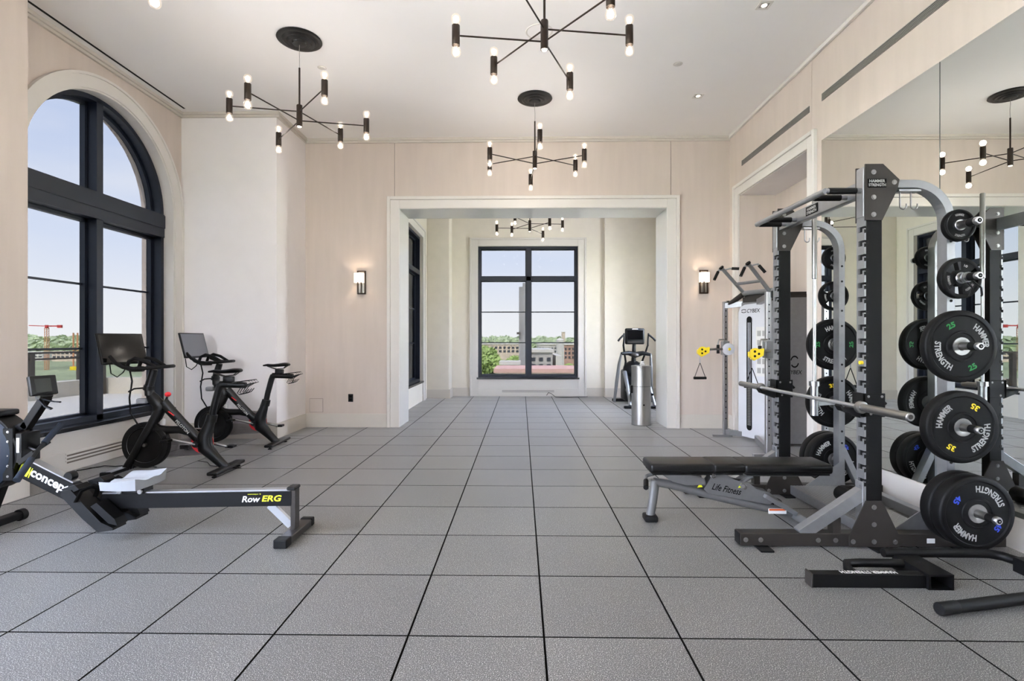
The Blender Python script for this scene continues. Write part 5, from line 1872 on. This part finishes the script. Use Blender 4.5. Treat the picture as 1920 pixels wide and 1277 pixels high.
# foot stretchers
for sg in (-1, 1):
    yy = RY + sg * .105
    b = MB(); b.prism([(-2.96, .34), (-2.90, .345), (-2.80, .235), (-2.70, .135), (-2.62, .10), (-2.62, .085), (-2.72, .07), (-2.82, .155), (-2.97, .31)], yy - .058, yy + .058, 'xz'); fp = b.build('footplate', 'dkplastic', row)
    b = MB(); b.prism([(-2.97, .35), (-2.88, .375), (-2.85, .35), (-2.90, .325), (-2.95, .325)], yy - .05, yy + .05, 'xz'); b.build('toe_cup', 'rubber', fp)
    b = MB(); b.tube([(-2.86, yy - .065, .27), (-2.83, yy - .055, .34), (-2.80, yy, .36), (-2.81, yy + .055, .33), (-2.84, yy + .065, .26)], .020, 8, .3); b.build('foot_strap', 'rubber', fp)
    b = MB(); b.prism([(-2.78, .235), (-2.74, .26), (-2.62, .155), (-2.60, .11), (-2.66, .125)], yy - .045, yy + .045, 'xz'); b.build('heel_rest', 'rubber', fp)
# flywheel housing
FWX, FWZ = -3.62, .565
b = MB(); b.lathe([(0, -.085), (.20, -.085), (.252, -.065), (.262, -.03), (.262, .03), (.252, .065), (.20, .085), (0, .085)], (FWX, RY, FWZ), (0, 1, 0), 48); fwh = b.build('flywheel_housing', 'navy', row, True)
b = MB(); b.lathe([(.264, -.075), (.272, -.07), (.272, .07), (.264, .075)], (FWX, RY, FWZ), (0, 1, 0), 48); b.build('housing_band', 'dkplastic', row, True)
b = MB(); b.box(FWX - .08, FWX + .15, RY - .08, RY + .08, FWZ + .245, FWZ + .285, .012, 2); b.build('top_handle', 'dkplastic', row, True)
# upright bracket between flywheel and beam
b = MB(); b.box(-3.445, -3.37, RY - .075, RY - .060, .38, .735, .004, 1); b.box(-3.445, -3.37, RY + .060, RY + .075, .38, .735, .004, 1); br = b.build('side_bracket', 'powder', row)
for z in (.71, .645, .55, .48, .41):
    b = MB(); bolt(b, -3.407, RY - .075, z, r=.006, h=.005); b.build('bolt', 'steel', br)
b = MB(); b.box(-3.36, -3.315, RY - .07, RY + .07, .50, .70, .004, 1); b.build('chain_guide', 'dkplastic', row)
b = MB(); b.box(-3.35, -3.33, RY - .073, RY - .068, .57, .67); b.build('guide_plate', 'alu', row)
# monitor arm and monitor
b = MB(); b.obox((-3.43, RY, .715), (-3.33, RY, .75), .055, .045); b.obox((-3.355, RY, .725), (-3.21, RY, .94), .055, .05, bev=.004); b.build('monitor_arm', 'powder', row)
b = MB(); b.cyl((-3.225, RY - .05, .945), (-3.225, RY + .05, .945), .018, 12); b.build('monitor_hinge', 'dkplastic', row, True)
Rm = Matrix.Translation((-3.215, RY - .01, 1.022)) @ Matrix.Rotation(-.25, 4, 'Z') @ Matrix.Rotation(-.22, 4, 'Y')
b = MB(); b.box(-.035, 0, -.082, .082, -.068, .068, .008, 2); b.bm.transform(Rm); mo = b.build('monitor', 'dkplastic', row, True)
b = MB(); b.box(0, .0012, -.056, .042, -.048, .046); b.bm.transform(Rm); b.build('monitor_screen', 'lcd', mo)
b = MB(); b.tube([(-3.22, RY - .04, .935), (-3.13, RY - .05, .915), (-3.07, RY - .05, .91)], .010, 8, .5); b.tube([(-3.22, RY - .04, .925), (-3.16, RY - .06, .88), (-3.12, RY - .06, .865)], .012, 8, .5); b.build('phone_cradle', 'dkplastic', row, True)
# pulling handle
h0, h1 = Vector((-3.165, 3.30, .435)), Vector((-3.232, 3.70, .728))
hm = (h0 + h1) / 2 + Vector((-.02, 0, .0))
b = MB(); b.tube([tuple(h0.lerp(hm, .7)), tuple(hm), tuple(h1.lerp(hm, .7))], .013, 10); hd = b.build('pull_handle', 'dkplastic', row, True)
for hh in (h0, h1):
    b = MB(); b.tube([tuple(hh), tuple(hh.lerp(hm, .72))], [.021, .0195], 14); b.build('handle_grip', 'navy', hd, True)
b = MB(); b.tube([tuple(hm), (-3.34, RY - .01, .60)], .007, 8); b.build('chain', 'steel', row)
b = MB(); b.obox((-3.34, RY - .06, .50), (-3.22, RY - .08, .575), .02, .03); b.build('handle_hook', 'dkplastic', row)
b = MB(); b.obox((-3.34, RY + .05, .56), (-3.24, RY + .05, .625), .02, .03); b.build('handle_hook', 'dkplastic', row)
# front legs
b = MB(); b.obox((-3.50, RY, .40), (-3.63, RY, .06), .06, .05, up=(0, 1, 0)); b.build('front_leg', 'powder', row)
b = MB(); b.box(-3.68, -3.60, RY - .24, RY + .24, .02, .07, .008, 2); b.build('front_foot', 'powder', row)
b = MB(); b.cyl((-3.63, RY - .27, .045), (-3.63, RY - .23, .045), .042, 16); b.build('caster', 'rubber', row, True)
b = MB(); b.cyl((-3.63, RY + .23, .045), (-3.63, RY + .27, .045), .042, 16); b.build('caster', 'rubber', row, True)
row.location.x -= .05

# ================================================================== loose cables
o = MB().tube([(.60, 12.38, .03), (.64, 12.30, .10), (.70, 12.22, .09), (.80, 12.15, .012), (.95, 12.12, .008), (1.15, 12.16, .008), (1.35, 12.24, .008), (1.55, 12.30, .008)], .006, 6).build('floor_cable', 'rubber', None, True)
tag(o, 'thin black cable on the floor under the end window', 'cable')
o = MB().tube([(-4.50, 5.25, .006), (-4.42, 5.40, .006), (-4.30, 5.36, .03), (-4.25, 5.44, .006), (-4.10, 5.52, .006), (-3.95, 5.50, .006), (-3.80, 5.42, .006)], .005, 6).build('floor_cable', 'rubber', None, True)
tag(o, 'tangled black cable on the floor by the near bike front foot', 'cable')
o = MB().tube([(-3.55, 5.72, .004), (-3.40, 5.65, .004), (-3.28, 5.50, .004), (-3.05, 5.42, .004), (-2.90, 5.40, .004)], .0035, 6).build('floor_cable', 'rubber', None, True)
tag(o, 'thin cable on the floor between the two bikes', 'cable')

# ================================================================== outside
b = MB(); b.box(-13.5, -5.03, -12, 13.6, -.6, -.03); b.box(-5.03, -2.52, 8.63, 13.6, -.6, -.03)
b.box(XR + .32, 10, -12, 13.0, -.6, -.03); b.box(-5.03, XR + .32, -12, YREAR - .32, -.6, -.03)  # unseen right and rear slabs, added to bounce neutral light indoors
o = b.build('terrace', 'concrete'); struct(o)
b = MB(); b.box(-11.25, -10.9, -10, 13.2, -.03, .335); b.box(-11.25, -2.6, 13.2, 13.5, -.03, .375); o = b.build('terrace_curb', 'curb'); struct(o)
rail = thing('terrace_railing', 'bronze metal railing along the terrace edge outside the arched window', 'railing', (-11, 5, -.03))
for z in (1.03, .885):
    b = MB(); b.box(-11.16, -11.10, -10, 13.12, z - .02, z + .02); b.box(-11.16, -4, 13.06, 13.12, z - .02, z + .02); b.build('rail', 'rail', rail)
for k in range(16):
    y = 13.1 - k * 1.35
    b = MB(); b.box(-11.19, -11.07, y - .05, y + .05, -.03, 1.01); b.build('post', 'rail', rail)
for k in range(4):
    x = -10.55 + k * 1.6
    b = MB(); b.box(x - .05, x + .05, 13.04, 13.14, -.03, 1.01); b.build('post', 'rail', rail)
GZ = -22
o = MB().lathe([(0, GZ), (60, GZ), (400, GZ), (1600, GZ + 1), (4500, GZ + 10)], n=48).build('ground_outside', 'grass'); struct(o)


def blob_trees(name, pts, m, nleaf, leaf, seed):
    rnd = random.Random(seed)
    vs, fs = [], []
    for (x, y, z, r, h) in pts:
        for k in range(nleaf):
            a = rnd.uniform(0, 2 * PI); c_ = rnd.uniform(-.6, 1)
            s_ = math.sqrt(max(0, 1 - c_ * c_)); q = rnd.uniform(.72, 1.05)
            p = Vector((x + r * s_ * math.cos(a) * q, y + r * s_ * math.sin(a) * q, z + h * c_ * q))
            u = Vector((rnd.gauss(0, 1), rnd.gauss(0, 1), rnd.gauss(0, 1))).normalized(); v = u.orthogonal().normalized()
            l = leaf * rnd.uniform(.6, 1.3)
            i = len(vs)
            vs += [p + u * l, p + v * l, p - u * l, p - v * l]
            fs.append((i, i + 1, i + 2, i + 3))
    me = bpy.data.meshes.new(name); me.from_pydata([tuple(v) for v in vs], [], fs); me.materials.append(M[m])
    o = bpy.data.objects.new(name, me); C.objects.link(o)
    return o


def tree(x, y, z, r, label, seed):
    t = thing('leafy_tree', label, 'tree', (x, y, GZ), 0, 'trees below the end window')
    rnd = random.Random(seed)
    pts = [(x + rnd.uniform(-.6, .6) * r, y + rnd.uniform(-.6, .6) * r, z + rnd.uniform(-.5, .35) * r, r * rnd.uniform(.45, .65), r * rnd.uniform(.4, .55)) for k in range(9)]
    o = blob_trees('foliage', pts, 'leaf', 420, r * .085, seed + 1)
    o.data.transform(Matrix.Translation((-x, -y, -GZ)))
    o.parent = t
    b = MB(); b.tube([(x, y, GZ), (x, y, z - r * .3), (x + .2, y, z + r * .3)], [r * .10, r * .07, r * .03], 8); b.build('trunk', 'bark', t)


tree(-4.4, 72, -2.1, 3.0, 'leafy green tree filling the lower left of the end window', 11)
tree(-1.7, 78, -2.7, 2.0, 'smaller leafy green tree beside the grey tower', 21)
tree(9.2, 92, -4.2, 2.2, 'leafy tree at the right edge of the end window', 31)

# wooded hills along the horizon (nobody could count these)
rnd = random.Random(5)
pts = []
for k in range(900):
    a = rnd.uniform(math.radians(-62), math.radians(28))
    d = rnd.uniform(900, 1700)
    rr = rnd.uniform(6, 11) * (d / 700)
    d += 40
    pts.append((d * math.sin(a), d * math.cos(a), GZ + d * .0105 + rr * .1, rr, rr * .62))
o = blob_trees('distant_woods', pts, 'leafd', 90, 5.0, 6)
o['kind'] = 'stuff'; tag(o, 'distant green woods and hills along the horizon', 'woods')


def building(label, x0, x1, y0, y1, z1, m, rows, cols, roofm=None, z0=GZ, wz=None, frac=(.55, .5), name='building'):
    t = thing(name, label, 'building', ((x0 + x1) / 2, y0, z0))
    b = MB(); b.box(x0, x1, y0, y1, z0, z1); w_ = b.build('walls', m, t)
    if roofm:
        b = MB(); b.box(x0 - .2, x1 + .2, y0 - .2, y1 + .2, z1, z1 + .35); b.build('roof', roofm, t)
    zlo = wz if wz is not None else z0 + 1
    if rows:
        hh = (z1 - .4 - zlo) / rows; ww = (x1 - x0) / cols
        for r_ in range(rows):
            for c_ in range(cols):
                xa = x0 + ww * (c_ + .5) - ww * frac[0] / 2; za = zlo + hh * (r_ + .5) - hh * frac[1] / 2
                b = MB(); b.box(xa, xa + ww * frac[0], y0 - .06, y0 + .02, za, za + hh * frac[1]); b.build('window', 'win_d', t)
    return t


def at(u, Y):
    return (u - 977) / 986.7 * Y


def zat(v, Y):
    return 1.33 - (v - 637.6) / 986.7 * Y


building('pale low building with a red roof edge below the end window', at(930, 46), at(1110, 46), 46, 52, zat(699, 46), 'bld_w', 0, 0, 'roof_r')
building('grey flat-roofed building with three tall bays and small windows above', at(993, 60), at(1036, 60), 60, 70, zat(661, 60), 'bld_g', 2, 3, 'bld_w', wz=zat(692, 60), frac=(.5, .55))
building('white stair block beside the grey building', at(1036, 60) + .4, at(1053, 60), 60.5, 70, zat(667, 60), 'bld_w', 0, 0)
building('low pale roof terrace left of the grey tower', at(940, 54), at(972, 54), 54, 56.5, zat(684, 54), 'bld_w', 1, 1, 'bld_w', wz=zat(692, 54), frac=(.8, .5))
building('white office block with two rows of windows', at(1010, 130), at(1044, 130), 130, 145, zat(647, 130), 'bld_w', 2, 6, 'bld_w', wz=zat(662, 130), frac=(.5, .55))
building('brown brick apartment block at the right of the end window', at(1057, 125), at(1092, 125), 125, 140, zat(647, 125), 'bld_r', 3, 5, 'bld_w', wz=zat(674, 125), frac=(.5, .55))
building('tan apartment block with dark windows left of the grey tower', at(902, 150), at(974, 150), 150, 165, zat(646, 150), 'bld_o', 2, 9, 'bld_w', wz=zat(662, 150), frac=(.6, .6))
building('slim distant high-rise on the horizon', at(1053.5, 420), at(1059.5, 420), 420, 424, zat(623, 420), 'bld_o', 0, 0, 'bld_w')
tw = thing('concrete_tower', 'tall grey concrete tower behind the mullion of the end window', 'tower', (.3, 58, GZ))
b = MB(); b.box(at(973, 58), at(980.5, 58), 58, 59.2, GZ, zat(538, 58)); b.build('left_shaft', 'conc2', tw)
b = MB(); b.box(at(980, 58), at(991, 58), 57.7, 59.4, GZ, zat(531, 58)); b.build('right_shaft', 'conc2', tw)
b = MB(); b.box(at(969, 58), at(976, 58), 57.6, 58, zat(627, 58), zat(623, 58)); b.build('antenna_bracket', 'rail', tw)
si = thing('silo', 'white domed silo beside the white office block', 'silo', (at(1050, 80), 80, GZ))
r_ = at(984, 80)
b = MB(); b.lathe([(r_, GZ), (r_, zat(638, 80)), (r_ * .7, zat(635.5, 80)), (0, zat(634, 80))], (at(1050, 80), 80, 0), n=28); b.build('shell', 'bld_w', si, True)
b = MB(); b.cyl((at(1056, 79), 79, GZ), (at(1056, 79), 79, zat(650, 79)), .12, 8); b.build('pipe', 'bld_w', si)
# left side: construction site and crane
YC_ = 400
cr_ = thing('tower_crane', 'red tower crane standing on the construction site outside the arched window', 'crane', (at(74, YC_), YC_, GZ))
xm = at(74, YC_)
b = MB()
for sx in (-1, 1):
    for sy in (-1, 1):
        b.obox((xm + sx * .9, YC_ + sy * .9, GZ), (xm + sx * .9, YC_ + sy * .9, zat(614, YC_)), .3, .3)
z = GZ
while z < zat(614, YC_) - 1.9:
    b.obox((xm - .9, YC_ - .9, z), (xm + .9, YC_ - .9, z + 1.8), .22, .22); b.obox((xm + .9, YC_ - .9, z), (xm + .9, YC_ + .9, z + 1.8), .22, .22); z += 1.8
b.build('mast', 'crane_o', cr_)
b = MB(); b.obox((xm, YC_, zat(611, YC_)), (at(40, YC_), YC_, zat(610, YC_)), .6, .6); b.build('jib', 'crane', cr_)
b = MB(); b.obox((xm, YC_, zat(611, YC_)), (at(101, YC_), YC_, zat(611, YC_)), .9, .9); b.build('counter_jib', 'crane', cr_)
b = MB(); b.box(at(95.5, YC_), at(103, YC_), YC_ - .8, YC_ + .8, zat(614.5, YC_), zat(609, YC_)); b.build('counterweight', 'crane', cr_)
b = MB(); b.box(xm - .8, xm + .8, YC_ - .8, YC_ + .8, zat(615.5, YC_), zat(609, YC_)); b.build('cab', 'crane', cr_)
for u in (125.5, 133.5):
    ms = thing('drill_mast', 'slender yellow drilling mast on the construction site, %s' % ('left one of two' if u < 130 else 'right one of two'), 'mast', (at(u, 400), 400, GZ))
    b = MB(); b.obox((at(u, 400), 400, GZ), (at(u, 400), 400, zat(624, 400)), .8, .8); b.build('boom', 'crane_o', ms)
    b = MB(); b.box(at(u, 400) - 1.6, at(u, 400) + 1.6, 398.5, 401.5, GZ, GZ + 3); b.build('carrier', 'yellow', ms)
building('unfinished concrete building with open floors on the construction site', at(84, 560), at(160, 560), 560, 572, zat(659, 560), 'bld_o', 2, 9, None, wz=zat(673, 560), frac=(.7, .5))
building('unfinished low concrete building left of the crane', at(10, 570), at(66, 570), 570, 585, zat(660, 570), 'bld_w', 2, 6, None, wz=zat(672, 570), frac=(.7, .5))
